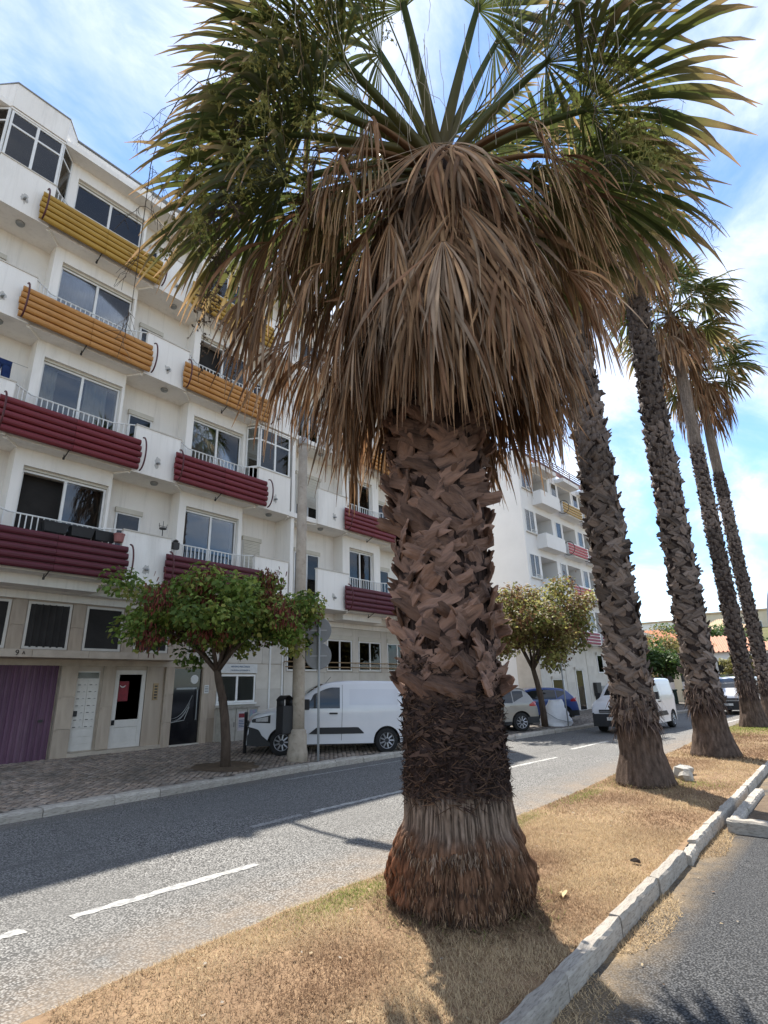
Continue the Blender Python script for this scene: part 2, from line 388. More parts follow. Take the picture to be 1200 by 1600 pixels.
class VN:                                            # smooth periodic value noise
    def __init__(s, seed, n=64): s.g = np.random.RandomState(seed).rand(n, n); s.n = n
    def __call__(s, x, y):
        x = np.asarray(x, float); y = np.asarray(y, float)
        xi = np.floor(x).astype(int); yi = np.floor(y).astype(int); fx = x-xi; fy = y-yi
        fx = fx*fx*(3-2*fx); fy = fy*fy*(3-2*fy); n = s.n; g = s.g
        a = g[xi % n, yi % n]; b = g[(xi+1) % n, yi % n]; c = g[xi % n, (yi+1) % n]; d = g[(xi+1) % n, (yi+1) % n]
        return (a*(1-fx)+b*fx)*(1-fy)+(c*(1-fx)+d*fx)*fy
# ================================================================== the ground
rng = np.random.RandomState(7)
def sheet(name, pts, m, z=None, kind='structure'):
    b = MB(); b.add([(p[0], p[1], p[2] if z is None else z) for p in pts], [tuple(range(len(pts)))])
    return tag(b.build(name, m), kind=kind)
M['earth'] = mat('far_earth', (.26, .21, .15), (.19, .155, .11), .2, .95, .1)
M['farcobble'] = asphalt('far_cobble', (.17, .145, .12), (.33, .29, .245), 9)
M['wornpaint'] = mat('worn_road_paint', (.53, .515, .475), (.40, .39, .36), 14, .85, .2, .004, 80, c3=(.25, .247, .24), c3scale=15, c3lo=.42, c3hi=.56)
M['fadedpaint'] = mat('faded_road_paint', (.40, .39, .37), (.30, .295, .28), 14, .85, .2, .004, 80, c3=(.19, .187, .18), c3scale=26, c3lo=.42, c3hi=.55)
sheet('ground', [(-900, -1200, 0), (1500, -1200, 0), (1500, 1200, 0), (-900, 1200, 0)], M['earth'], -.06)
sheet('road', [(-25, 3.5, 0), (26, 3.5, 0), (40, -2, 0), (120, -10, 0), (120, 6, 0), (60, 9, 0), (30, 11, 0), (-25, 11, 0)], M['asphalt'], 0.0)
sheet('parking_lane', [(-25, -14, 0), (45, -14, 0), (45, -3, 0), (30, 1.75, 0), (-25, 1.75, 0)], M['asphalt2'], -.004)

KERB = [(-15, 10.05), (3, 10.05), (9, 10.08), (12.3, 9.8), (17.6, 9.25), (24, 8.65), (45, 6.9), (70, 5.0)]
def kerb_y(x):
    for (a, b), (c, d) in zip(KERB, KERB[1:]):
        if a <= x <= c: return b+(d-b)*(x-a)/(c-a)
    return KERB[-1][1]
def pave_z(x, y): return .12+max(0, y-kerb_y(x))*.043

pv = MB()
xs = list(np.arange(-15, 70.1, 1.0))
pv.grid([[(x, kerb_y(x)+.16+(16.2-kerb_y(x)-.16)*t, pave_z(x, kerb_y(x)+.16+(16.2-kerb_y(x)-.16)*t)) for t in (0, .33, .66, 1)] for x in xs])
pv.f = [f[::-1] for f in pv.f]
pavement = tag(pv.build('pavement', M['farcobble']), kind='structure')
# cobbles: small limestone setts laid in diagonal rows, real geometry near the camera
V, F, T = [], [], []
s = .112; c45 = math.cos(R_(45))
V, F, T = [], [], []
n0 = 0
for i in range(-40, 220):
    for j in range(-160, 190):
        x = 2.0+(i+j)*s*c45; y = 9.9+(i-j)*s*c45
        if x < 2.2 or x > 16.5: continue
        ky = kerb_y(x)
        if y < ky+.30 or y > 15.3: continue
        a = rng.uniform(-.10, .10); h = s*.5*rng.uniform(.80, .95); x += rng.uniform(-.009, .009); y += rng.uniform(-.009, .009)
        if (x-7.98)**2+(y-11.3)**2 < .75**2: continue
        z = pave_z(x, y); zt = z+rng.uniform(.004, .016); tl = rng.uniform(-.05, .05, 2)
        ca, sa = math.cos(a+R_(45)), math.sin(a+R_(45))
        for (u, w, k) in ((-1, -1, 1), (1, -1, 1), (1, 1, 1), (-1, 1, 1), (-.8, -.8, 0), (.8, -.8, 0), (.8, .8, 0), (-.8, .8, 0)):
            dx, dy = (u*ca-w*sa)*h, (u*sa+w*ca)*h
            V.append((x+dx, y+dy, (z-.01) if k else zt+dx*tl[0]+dy*tl[1]))
        for q in ((4, 5, 6, 7), (0, 1, 5, 4), (1, 2, 6, 5), (2, 3, 7, 6), (3, 0, 4, 7)): F.append([n0+t for t in q])
        v = rng.uniform(.62, 1.2); w = rng.uniform(.95, 1.05); T += [(v*w, v, v/w)]*8; n0 += 8
tag(np_mesh('cobblestones', np.array(V), np.array(F), M['cobble'], pavement, np.array(T)), kind='stuff')
# bare earth round the street tree
b = MB(); pts = []
for k in range(28):
    t = 2*math.pi*k/28; r = .78+.10*math.sin(3*t)+.06*math.sin(7*t+1)
    x, y = 7.98+r*math.cos(t), 11.3+r*math.sin(t); pts.append((x, y, pave_z(x, y)+.006))
b.add(pts, [tuple(range(28))]); b.build('tree_pit', M['soil'], pavement)

# left kerb: single stones
kb = MB(); kb.grid([[(x, kerb_y(x)-.02, -.01), (x, kerb_y(x)+.26, .095)] for x in xs]); kb.f = [f[::-1] for f in kb.f]
kerb_l = tag(kb.build('kerb', M['concrete']), kind='structure')
ub = MB(); ub.box(-.5, .5, -.5, .5, -.5, .5)
STONES = []
for q in range(5):
    me = MB(); nx = 7; rows = []
    prof = [(-.5, -.5), (-.5, .30), (-.36, .5), (.5, .5), (.5, -.5)]
    for i in range(nx):
        x = -.5+i/(nx-1)
        rows.append([(x, y+rng.uniform(-.03, .03), z+(rng.uniform(-.06, .03) if z > 0 else 0)) for y, z in prof])
    me.grid(rows); me.f = [f[::-1] for f in me.f]
    me.add(rows[0], [tuple(range(5))]); me.add(rows[-1], [tuple(range(4, -1, -1))])
    STONES.append(me.mesh('kerb_stone', M['kerb']))
x = 1.0
while x < 46:
    ln = rng.uniform(.75, 1.15) if x < 20 else 1.6
    x1 = x+ln; a = math.atan2(kerb_y(x1)-kerb_y(x), ln)
    inst('kerb_stone', STONES[rng.randint(5)], kerb_l, ((x+x1)/2, (kerb_y(x)+kerb_y(x1))/2+.12+rng.uniform(-.012, .012), .045+rng.uniform(-.008, .006)), (rng.uniform(-.02, .02), 0, a+rng.uniform(-.008, .008)), (ln-.012, .25, .19))
    x = x1

# ---------------- median strip
nzA, nzB = VN(11), VN(12)
def med_z(x, y): return .055+.05*nzA(x*.8+3, y*.9)+.02*nzB(x*3, y*3)
gx = np.arange(-3, 27.01, .12); gy = np.linspace(1.72, 3.80, 22)
XX, YY = np.meshgrid(gx, gy, indexing='ij')
lim = np.clip((27.0-XX)/4.0, 0, 1)**.5
YY2 = 2.76+(YY-2.76)*np.where(XX > 23, lim, 1)
ZZ = med_z(XX, YY2)
h, w = XX.shape; ids = np.arange(h*w).reshape(h, w)
FF = np.stack([ids[:-1, :-1], ids[1:, :-1], ids[1:, 1:], ids[:-1, 1:]], -1).reshape(-1, 4)
M['strawbed'] = mat('dry_turf', (.31, .21, .125), (.19, .122, .075), 1.6, .95, .1, .018, 26, c3=(.17, .115, .07), c3scale=4.5, c3lo=.52, c3hi=.72)
median = tag(np_mesh('median_strip', np.stack([XX, YY2, ZZ], -1).reshape(-1, 3), FF, M['strawbed'], smooth=True), kind='structure')
# dry grass blades
def grass(n, x0, x1, y0, y1, wid, lmin, lmax, seed, clump=False, green=None):
    r = np.random.RandomState(seed)
    x = r.uniform(x0, x1, n); y = r.uniform(y0, y1, n)
    d = nzA(x*1.7+9, y*1.7)*.6+nzB(x*5, y*5+3)*.4
    keep = r.rand(n) < np.clip((d-.12)*2.6, .38, 1)
    keep &= (nzA(x*2.2, y*0+7) > .42+(1.62-y)*1.3) if clump else True
    x, y, d = x[keep], y[keep], d[keep]; n = len(x)
    z = np.where((y > 1.74) & (y < 3.8), med_z(x, y), .0)-.004
    a = r.uniform(0, 2*np.pi, n); L = r.uniform(lmin, lmax, n); tilt = r.uniform(.12, .95, n)
    dx, dy, dz = np.cos(a)*np.cos(tilt)*L, np.sin(a)*np.cos(tilt)*L, np.sin(tilt)*L
    px, py = -np.sin(a)*wid, np.cos(a)*wid
    V = np.empty((n, 3, 3)); V[:, 0] = np.stack([x-px, y-py, z], -1); V[:, 1] = np.stack([x+px, y+py, z], -1); V[:, 2] = np.stack([x+dx, y+dy, z+dz], -1)
    straw = np.array([.54, .405, .24]); brown = np.array([.25, .155, .092]); gre = np.array([.24, .27, .07])
    k = np.clip((nzB(x*1.1+5, y*1.4)-.25)*1.8+r.uniform(-.35, .35, n), 0, 1)[:, None]
    C = brown*(1-k)+straw*k
    if green is not None:
        for gxx, gyy, gr, ga in green:
            f = (np.exp(-(((x-gxx)/gr[0])**2+((y-gyy)/gr[1])**2))*ga > r.rand(n))[:, None]; C = np.where(f, gre*r.uniform(.7, 1.25, (n, 1)), C)
    C = C*r.uniform(.75, 1.2, (n, 1))
    return V.reshape(-1, 3), np.arange(n*3).reshape(n, 3), np.repeat(C, 3, 0)
greens = [(3.9, 3.62, (.55, .18), .9), (5.6, 3.6, (.5, .15), .5), (10.9, 3.3, (.7, .4), .6), (10.9, 2.5, (.5, .5), .5), (23.5, 3.0, (2.2, 1.2), 1.0), (9.2, 3.6, (.8, .15), .7), (6.8, 3.65, (.8, .12), .6)]
def ring(n, cx, cy, r0, r1, seed):
    r = np.random.RandomState(seed); a = r.uniform(0, 6.28, n); rd = r0+(r1-r0)*r.rand(n)**1.6; x, y = cx+rd*np.cos(a), cy+rd*np.sin(a)
    z = med_z(x, y)+.045*np.clip(1-(rd-r0)/(r1-r0), 0, 1); aa = r.uniform(0, 6.28, n); L = r.uniform(.03, .11, n); t = r.uniform(.0, .7, n)
    dx, dy, dz = np.cos(aa)*np.cos(t)*L, np.sin(aa)*np.cos(t)*L, np.sin(t)*L; w = .0035
    V = np.empty((n, 3, 3)); V[:, 0] = np.stack([x+np.sin(aa)*w, y-np.cos(aa)*w, z], -1); V[:, 1] = np.stack([x-np.sin(aa)*w, y+np.cos(aa)*w, z], -1); V[:, 2] = np.stack([x+dx, y+dy, z+dz], -1)
    C = np.array([(.24, .15, .09), (.13, .085, .055), (.42, .30, .17), (.20, .22, .06)])[r.choice(4, n, p=[.4, .3, .22, .08])]*r.uniform(.7, 1.2, (n, 1))
    return V.reshape(-1, 3), np.arange(n*3).reshape(n, 3), np.repeat(C, 3, 0)
parts_ = [ring(4200, 4.30, 2.79, .44, .78, 31), ring(1500, 10.46, 3.05, .42, .7, 32), ring(1200, 15.0, 2.78, .44, .7, 33), grass(190000, 1.6, 7.5, 1.78, 3.80, .0028, .02, .055, 1, green=greens), grass(60000, 7.5, 14, 1.78, 3.80, .005, .02, .06, 2, green=greens),
          grass(32000, 14, 26, 1.8, 3.8, .010, .03, .08, 3, green=greens), grass(9000, 1.9, 8.3, 1.42, 1.66, .003, .02, .05, 4, clump=True), grass(7000, 2.0, 9.0, 3.80, 4.0, .003, .01, .03, 5)]
off = 0; VV, F3, CC = [], [], []
for v, f, c in parts_: VV.append(v); F3.append(f+off); CC.append(c); off += len(v)
tag(np_mesh('dry_grass', np.concatenate(VV), np.concatenate(F3), M['grass'], None, np.concatenate(CC)), 'short straw coloured dry grass covering the median strip under the palms', 'grass', kind='stuff')
# fallen bits of leaf and chippings
fl = MB()
for k in range(150):
    x, y = rng.uniform(1.9, 11), rng.uniform(-.6, 3.75) if k % 2 else rng.uniform(1.85, 3.7)
    z = med_z(x, y)+.012 if y > 1.78 else .006
    if 1.55 < y < 1.85: continue
    a = rng.uniform(0, 6.28); l, w = rng.uniform(.006, .022), rng.uniform(.004, .010)
    ca, sa = math.cos(a), math.sin(a)
    p = [(-l, -w), (l*.3, -w*1.2), (l, 0), (l*.2, w*1.3), (-l*.8, w)]
    t = [(.42, .33, .21), (.36, .31, .25), (.20, .125, .075)][k % 3]
    fl.add([(x+u*ca-v*sa, y+u*sa+v*ca, z+rng.uniform(0, .006)) for u, v in p], [(0, 1, 2, 3, 4)], t)
tag(fl.build('leaf_litter', M['grass'], None, tint=True), 'tiny fallen leaf scraps scattered on the strip and asphalt', 'litter', kind='stuff')
def dead_leaf(x, y, rz, L, label, tint):
    b = MB(); P = []
    for i in range(7):
        t = i/6; w = L*.30*math.sin(math.pi*(t*.92+.04))**.8
        P.append([((t-.5)*L, -w, .022+.02*math.sin(t*3)), ((t-.5)*L, 0, .010), ((t-.5)*L, w, .03+.014*math.cos(t*4))])
    b.grid(P, tint)
    o = b.build('fallen_leaf', M['grass'], None, tint=True); o.location = (x, y, med_z(x, y)+.006); o.rotation_euler = (0, 0, rz)
    tag(o, label, 'leaf')
dead_leaf(4.85, 2.2, .4, .13, 'pale tan curled leaf lying right of the big palm trunk', (.62, .50, .30))
dead_leaf(6.05, 1.98, 1.4, .10, 'small blackish leaf lying near the concrete kerb edge', (.05, .04, .035))

# right kerb of the strip: concrete blocks, one broken
kr = MB(); kr.box(-4, 26, 1.72, 1.78, -.05, .03)
kerb_r = tag(kr.build('median_kerb', M['concrete']), kind='structure')
KR = []
for q in range(4):
    me = MB(); nx = 12; rows = []
    prof = [(-.5, -.5), (-.5, .36), (-.38, .5), (.40, .5), (.5, .40), (.5, -.5)]
    for i in range(nx):
        x = -.5+i/(nx-1); rows.append([(x, y+rng.uniform(-.035, .035), z+(rng.uniform(-.055, .02) if z > 0 else 0)) for y, z in prof])
    me.grid(rows); me.f = [f[::-1] for f in me.f]; me.add(rows[0], [tuple(range(6))]); me.add(rows[-1], [tuple(range(5, -1, -1))])
    KR.append(me.mesh('kerb_block', M['kerb']))
x = -2.05
k = 0
while x < 24:
    ln = 1.0 if k % 5 else .82
    if 6.15 < x < 6.6: ln = .45
    dz = -.03 if 6.15 < x < 6.7 else 0
    inst('kerb_block', KR[k % 4], kerb_r, (x+ln/2, 1.70+rng.uniform(-.012, .012)-(.03 if dz else 0), .030+dz+rng.uniform(-.006, .006)), (rng.uniform(-.03, .03), 0, rng.uniform(-.012, .012)+(.06 if dz else 0)), (ln-.014, .09, .19))
    x += ln; k += 1
# left edge of the strip: thin flush kerb
ke = MB(); ke.box(-4, 23, 3.77, 3.80, -.05, .02)
kerb_e = tag(ke.build('strip_edge', M['concrete']), kind='structure')
M['edgestone'] = mat('dusty_edge', (.52, .45, .34), (.38, .31, .22), 7, .95, .1, .006, 50, c3=(.27, .19, .12), c3scale=8, c3lo=.5, c3hi=.7, rnd=.12)
ES = MB(); rows = []
for i in range(9):
    x = -.5+i/8; rows.append([(x, y+rng.uniform(-.10, .10), z+(rng.uniform(-.15, .05) if z > 0 else 0)) for y, z in ((.5, -.5), (.42, .4), (-.42, .5), (-.5, -.5))])
ES.grid(rows); ES.add(rows[0], [(0, 1, 2, 3)]); ES.add(rows[-1], [(3, 2, 1, 0)])
ESm = ES.mesh('edge_stone', M['edgestone'])
x = 1.5
while x < 23:
    ln = rng.uniform(.7, 1.1)
    inst('edge_stone', ESm, kerb_e, (x+ln/2, 3.80+rng.uniform(-.012, .012), .022+rng.uniform(-.012, .008)), (0, 0, rng.uniform(-.012, .012)), (ln-.01, .075, .075)); x += ln
# road markings
def mark(name, x0, y0, x1, y1, wd, m):
    n = 24; P = []
    for i in range(n+1):
        t = i/n; x, y = x0+(x1-x0)*t, y0+(y1-y0)*t
        P.append([(x, y-wd/2+rng.uniform(-.022, .022), .004), (x, y+wd/2+rng.uniform(-.022, .022), .004)])
    b = MB(); b.grid(P); b.f = [f[::-1] for f in b.f]; return tag(b.build(name, m), kind='structure')
mark('lane_line', 1.5, 5.47, 2.07, 5.45, .11, M['wornpaint'])
mark('lane_line', 2.40, 5.42, 4.2, 5.29, .11, M['wornpaint'])
mark('lane_line', 5.2, 6.70, 6.1, 6.71, .12, M['fadedpaint'])
mark('lane_line', 6.3, 6.70, 8.4, 6.60, .12, M['wornpaint'])
mark('lane_line', 10.4, 6.42, 14.0, 6.10, .12, M['wornpaint'])
mark('lane_line', 15.8, 6.45, 18.4, 6.30, .14, M['wornpaint'])
mark('edge_line', 8.2, 9.50, 11.8, 9.25, .10, M['fadedpaint'])
mark('lane_line', 27.0, 4.6, 33.0, 4.1, .14, M['wornpaint'])
# planting bed with a kerb on the parking side
bed = tag(MB().box(8.3, 10.6, -3, 1.42, -.05, .05).build('planting_bed', M['soil']), kind='structure')
for k in range(5):
    y = 1.10-.9*k
    inst('kerb_block', KR[k % 4], bed, (8.22, y, .045), (0, 0, R_(90)+rng.uniform(-.02, .02)), (.88, .16, .20))
for k in range(3):
    inst('kerb_block', KR[(k+1) % 4], bed, (8.75+.8*k, 1.50, .035), (0, 0, rng.uniform(-.02, .02)), (.78, .12, .16))
# ================================================================== palms
DOWN = np.array([0, 0, -1.0])
def nrm(a): return a/(np.linalg.norm(a, axis=-1, keepdims=True)+1e-12)
GREEN = np.array([.072, .098, .028]); GREEN2 = np.array([.150, .172, .045]); OLIVE = np.array([.20, .18, .055])
TAN = np.array([.66, .410, .225]); BROWN = np.array([.33, .175, .100]); GREYB = np.array([.52, .405, .300])

def blade(P0, a, s, L, span, nseg, g, dead, r, fuse=.5, K=8, fold=.55, cup=0.0, tipbrown=.3, stringy=0.0):
    """one fan blade: P0 hastula, a axis, s side. returns V,F,C"""
    a = a/np.linalg.norm(a); s = s-a*np.dot(a, s); s /= np.linalg.norm(s); n = np.cross(s, a)
    th = np.linspace(-span, span, nseg)+r.uniform(-.4, .4, nseg)*span/nseg
    d = np.cos(th)[:, None]*a+np.sin(th)[:, None]*s+n*(cup*(np.abs(th)/span)**2)[:, None]
    d = nrm(d); Ls = L*(.62+.38*np.cos(th*.75))*(r.uniform(.86, 1.08, nseg) if dead < .9 else r.uniform(.66, 1.08, nseg))
    w = nrm(-np.sin(th)[:, None]*a+np.cos(th)[:, None]*s)
    dth = 2*span/(nseg-1)
    ts = np.linspace(0, 1, K)**.9
    pos = np.repeat(P0[None], nseg, 0); V = np.empty((nseg, K, 3, 3)); C = np.empty((nseg, K, 3, 3))
    tw = r.uniform(-1.3, 1.3, nseg)*(.5+dead); bend = r.normal(0, .10 if dead < .5 else .13, (nseg, 3)); gk = g*r.uniform(.65, 1.4, nseg)
    if dead >= .99: bend = bend*np.where(r.rand(nseg) < .06, 3.0, 1.0)[:, None]
    hwf = fuse*Ls*math.tan(dth/2)
    base = r.rand(nseg)[:, None]
    if dead >= .99:
        cbase = (BROWN*(1-base)+TAN*base)*r.uniform(.55, 1.15, (nseg, 1)); grey = (r.rand(nseg) < .32)[:, None]; cbase = np.where(grey, cbase*.4+GREYB*.6, cbase)
    else:
        cbase = GREEN*(1-base)+GREEN2*base
    tp = tipbrown*r.uniform(.4, 1.5, nseg)
    dirv = d.copy(); tprev = 0.0
    for i, t in enumerate(ts):
        if i:
            free = max(0.0, t-fuse*.6)
            dirv = nrm(dirv+DOWN*(gk*(t-tprev)*(.5+3.2*free))[:, None]+bend*(t-tprev)*(1.0+2*free))
            pos = pos+dirv*(Ls*(t-tprev))[:, None]
        tprev = t
        hw = np.where(t <= fuse, t*Ls*math.tan(dth/2)*1.02, hwf*np.clip(1-(t-fuse)/(1-fuse), 0, 1)**.75)
        hw = np.maximum(hw, .0022)
        ww = nrm(w-dirv*np.sum(w*dirv, 1, keepdims=True)); mm = np.cross(dirv, ww)
        fr = np.clip((t-fuse*.9)/(1-fuse*.9), 0, 1)
        ang = (tw*fr)[:, None]; w2 = ww*np.cos(ang)+mm*np.sin(ang); m2 = np.cross(dirv, w2)
        V[:, i, 0] = pos-w2*hw[:, None]; V[:, i, 2] = pos+w2*hw[:, None]; V[:, i, 1] = pos+m2*(hw*fold*(1+.6*fr))[:, None]
        if dead >= .99:
            c = cbase*(1.05-.25*t)*r.uniform(.72, 1.25, (nseg, 1))
        else:
            k = np.clip((t-(1-tp))/np.maximum(tp, .02), 0, 1)[:, None]; k = np.maximum(k, dead*np.clip(t*1.4, 0, 1))
            c = cbase*(1-k)+(OLIVE*(1-k)+TAN*k)*k
        C[:, i] = c[:, None]
    C *= np.array([.88, 1.08, .88])[None, None, :, None]
    ids = np.arange(nseg*K*3).reshape(nseg, K, 3)
    q1 = np.stack([ids[:, :-1, 0], ids[:, :-1, 1], ids[:, 1:, 1], ids[:, 1:, 0]], -1).reshape(-1, 4)
    q2 = np.stack([ids[:, :-1, 1], ids[:, :-1, 2], ids[:, 1:, 2], ids[:, 1:, 1]], -1).reshape(-1, 4)
    return V.reshape(-1, 3), np.concatenate([q1, q2]), C.reshape(-1, 3)

def ribbon_tube(P, wid, thick, c0, c1):
    """flattened tube through points, colours from c0 to c1"""
    P = np.asarray(P, float); n = len(P); T = nrm(np.gradient(P, axis=0)); V, C = [], []
    for i in range(n):
        sd = np.cross(T[i], [0, 0, 1.0]); sd = sd/np.linalg.norm(sd) if np.linalg.norm(sd) > 1e-3 else np.array([1., 0, 0])
        nn = np.cross(sd, T[i]); k = i/(n-1); c = c0*(1-k)+c1*k
        for (u, v, b) in ((-1, .3, 1), (-.5, -.6, .8), (.5, -.6, .8), (1, .3, 1), (0, .55, 1.1)):
            V.append(P[i]+sd*u*wid[i]+nn*v*thick[i]); C.append(c*b)
    F = [[i*5+k, i*5+(k+1) % 5, (i+1)*5+(k+1) % 5, (i+1)*5+k] for i in range(n-1) for k in range(5)]
    return np.array(V), np.array(F), np.array(C)

def frond(parent, H, az, el, pet, L, r, nseg=40, span=1.75, gp=.25, gb=.8, dead=0.0, tip=.3, K=8, roll=0.0, name='frond', wbase=.055, cup=.1, fuse=.5):
    d = np.array([math.cos(el)*math.cos(az), math.cos(el)*math.sin(az), math.sin(el)])
    P = [np.array(H, float)]; n = 7
    for i in range(n):
        d = d+DOWN*gp*(1/n)*(.3+1.4*i/n); d /= np.linalg.norm(d); P.append(P[-1]+d*pet/n)
    w = np.linspace(wbase, wbase*.42, n+1); w[0] *= 1.5
    if dead >= .99: c0, c1 = BROWN*.8, TAN*.8
    else: c0, c1 = np.array([.20, .15, .06]), np.array([.10, .15, .045])
    V1, F1, C1 = ribbon_tube(P, w, w*.75, c0, c1)
    o = np_mesh(name, V1, F1, M['deadmat'] if dead >= .99 else M['frondmat'], parent, C1, True)
    s = np.cross(d, [0, 0, 1.0]); s = s/np.linalg.norm(s) if np.linalg.norm(s) > .05 else np.array([math.sin(az), -math.cos(az), 0])
    nn = np.cross(s, d); s = s*math.cos(roll)+nn*math.sin(roll)
    V2, F2, C2 = blade(P[-1]-d*.05, d, s, L, span, nseg, gb, dead, r, K=K, tipbrown=tip, cup=cup, fuse=fuse)
    np_mesh('blade', V2, F2, M['deadmat'] if dead >= .99 else M['frondmat'], o, C2)
    return o

def dead_frond(parent, A, az, zdrop, rad, L, r, nseg=32, span=.85, tilt=.38, K=8, g=2.4, fuse=.40, lite=1.0):
    """hanging dead leaf: A attachment on the trunk axis, hastula at radius rad and zdrop below"""
    out = np.array([math.cos(az), math.sin(az), 0.0]); A = np.array(A, float)
    e = A+out*rad+np.array([0, 0, -zdrop]); P0 = A+out*.12
    P = [P0*(1-t)**2+2*(A+out*rad*.85+np.array([0, 0, -.1*zdrop+.06]))*t*(1-t)+e*t*t for t in np.linspace(0, 1, 7)]
    w = np.linspace(.05, .022, 7)
    V1, F1, C1 = ribbon_tube(P, w, w*.6, BROWN*.75, TAN*.7)
    o = np_mesh('dead_frond', V1, F1, M['deadmat'], parent, C1, True)
    d = out*math.sin(tilt)+DOWN*math.cos(tilt); s = np.array([-math.sin(az), math.cos(az), 0])+r.normal(0, .12, 3)
    V2, F2, C2 = blade(e-d*.04, d, s, L, span, nseg, g, 1.0, r, K=K, fuse=fuse, fold=.38, cup=-.12)
    np_mesh('blade', V2, F2, M['deadmat'], o, C2*r.uniform(.58, 1.22)*lite)
    return o

# camera-facing azimuths are only a convenient zero for the list below
AZ0 = math.atan2(-.776, .631)       # bearing of "right" seen from the pavement side

def boot_mesh(seed, long=1.0, K=7, mk='boot'):
    r = np.random.RandomState(seed); P = []; L = .30*long
    curl = r.uniform(-.55, .45); tw = r.uniform(-.4, .4); wd = r.uniform(.056, .090)
    for i in range(K):
        t = i/(K-1)
        w = wd*(1.0-.30*t**1.5)*(1+.12*math.sin(5*t+seed)); x = L*t; y = -.004+curl*.22*L*t*t*1.4
        row = []
        for j, u in enumerate((-1, -.5, 0, .5, 1)):
            a = tw*t; xx = x+(r.uniform(-.05, .035) if i == K-1 else r.uniform(-.006, .006))
            yy = y+.020*(1-u*u)*(1-.5*t)+r.uniform(-.007, .007); ww = u*w*r.uniform(.9, 1.08)
            row.append((ww*math.cos(a)-yy*math.sin(a)*.3, -(yy+ww*math.sin(a)), xx))
        P.append(row)
    top = [[p for p in row] for row in P]; bot = [[(p[0]*.93, p[1]+.030*(1-.55*i/(K-1)), p[2]) for p in row] for i, row in enumerate(P)]
    b = MB(); b.grid(top); b.grid([row[::-1] for row in bot])
    n = K*5
    f = []
    for i in range(K-1): f += [(i*5, (i+1)*5, n+(i+1)*5+4, n+i*5+4), (i*5+4, n+i*5, n+(i+1)*5, (i+1)*5+4)]
    for j in range(4): f.append(((K-1)*5+j, (K-1)*5+j+1, n+(K-1)*5+3-j, n+(K-1)*5+4-j))
    b.f += f
    return b.mesh('leaf_base', M[mk])
BOOTS = [boot_mesh(40+i, 1.0) for i in range(9)]
SMALLB = [boot_mesh(70+i, .8, K=4, mk='boot2') for i in range(5)]

def boots(parent, cx, cy, rad, z0, z1, n, sc, r, meshes, lean=(.10, .45), joined=False, flat=(.85, 1.2), per=8, wild=.06):
    """split leaf bases woven in a criss-cross: alternate rows lean left and right"""
    out = []; rows = max(1, round(n/per)); dz = (z1-z0)/rows; k = -1
    ph = r.uniform(0, 6.28)
    for q in range(rows):
        for w_ in range(per):
            k += 1
            z = z0+dz*(q+.5)+r.uniform(-.25, .25)*dz; az = ph+(w_+.5*(q % 2)+.23*q)*2*math.pi/per+r.uniform(-.10, .10)
            side = 1 if q % 2 else -1
            if r.rand() < .12: side = -side
            o_ = Vector((math.cos(az), math.sin(az), 0)); t_ = Vector((-math.sin(az), math.cos(az), 0))
            roll = side*r.uniform(*flat); ln = r.uniform(*lean)
            if r.rand() < wild: ln += r.uniform(.2, .6)
            d = (Vector((0, 0, 1))*math.cos(roll)+t_*math.sin(roll))*math.cos(ln)+o_*math.sin(ln); d.normalize()
            yb = (-o_+d*o_.dot(d)).normalized(); xb = yb.cross(d)
            S = sc*r.uniform(.82, 1.18)
            rr_ = rad(z) if callable(rad) else rad
            p = Vector((cx, cy, z))+o_*(rr_-.010*sc)-d*.13*sc+o_*.03*sc
            m = Matrix(((xb.x*S, yb.x*S, d.x*S, p.x), (xb.y*S, yb.y*S, d.y*S, p.y), (xb.z*S, yb.z*S, d.z*S, p.z), (0, 0, 0, 1)))
            out.append((m, meshes[r.randint(len(meshes))]))
    if not joined:
        for m, me in out: place(inst('leaf_base', me, parent), m)
    else:
        V, F, o = [], [], 0
        cache = {}
        for m, me in out:
            if me.name not in cache:
                v = np.empty(len(me.vertices)*3); me.vertices.foreach_get('co', v); cache[me.name] = (v.reshape(-1, 3), np.array([list(p.vertices) for p in me.polygons]))
            v, f = cache[me.name]; mm = np.array(m); V.append(v @ mm[:3, :3].T+mm[:3, 3]); F.append(f+o); o += len(v)
        tag(np_mesh('leaf_base', np.concatenate(V), np.concatenate(F), out[0][1].materials[0], parent), kind='stuff')

# ------------------------------------------------------------------ the big palm
PX, PY = 4.30, 2.79
big = thing('palm_tree', 'huge fan palm nearest the camera with broad bell of dead fronds', 'palm tree', (PX, PY, 0), group='palms along the median strip')
big.location = (PX, PY, -.184); big.scale = (1.107, 1.107, 1.107)
r = np.random.RandomState(5)
HX, HY, HZ = .13, -.21, 7.25         # crown heart, relative to the base
prof = [(0, .33), (.10, .36), (.20, .405), (.30, .447), (.40, .466), (.50, .462), (.60, .44), (.70, .415), (.85, .40), (1.0, .393), (1.3, .38), (1.8, .365), (2.5, .37), (4, .36), (6.6, .33), (7.3, .22)]
zs = np.concatenate([np.linspace(0.0, 2.2, 260), np.linspace(2.22, 7.3, 60)]); nt_ = 600
thv = np.linspace(0, 2*np.pi, nt_, endpoint=False)
rad0 = np.interp(zs, [p[0] for p in prof], [p[1] for p in prof])
TH, ZG = np.meshgrid(thv, zs); RR = np.repeat(rad0[:, None], nt_, 1)
u = TH/(2*np.pi)*64
na, nb, nc = VN(21), VN(22), VN(23)
warp = 1.2*na(u, ZG*3)
fis = np.abs(nb(u*3.0+warp, ZG*5.0)-.5)*2             # vertical fissures
fis2 = np.abs(nc(u*3.0+warp, ZG*6.0)-.5)*2
edge = .66+.10*nb(u*.5, ZG*0+4)+.05*na(u*1.5, ZG*0)
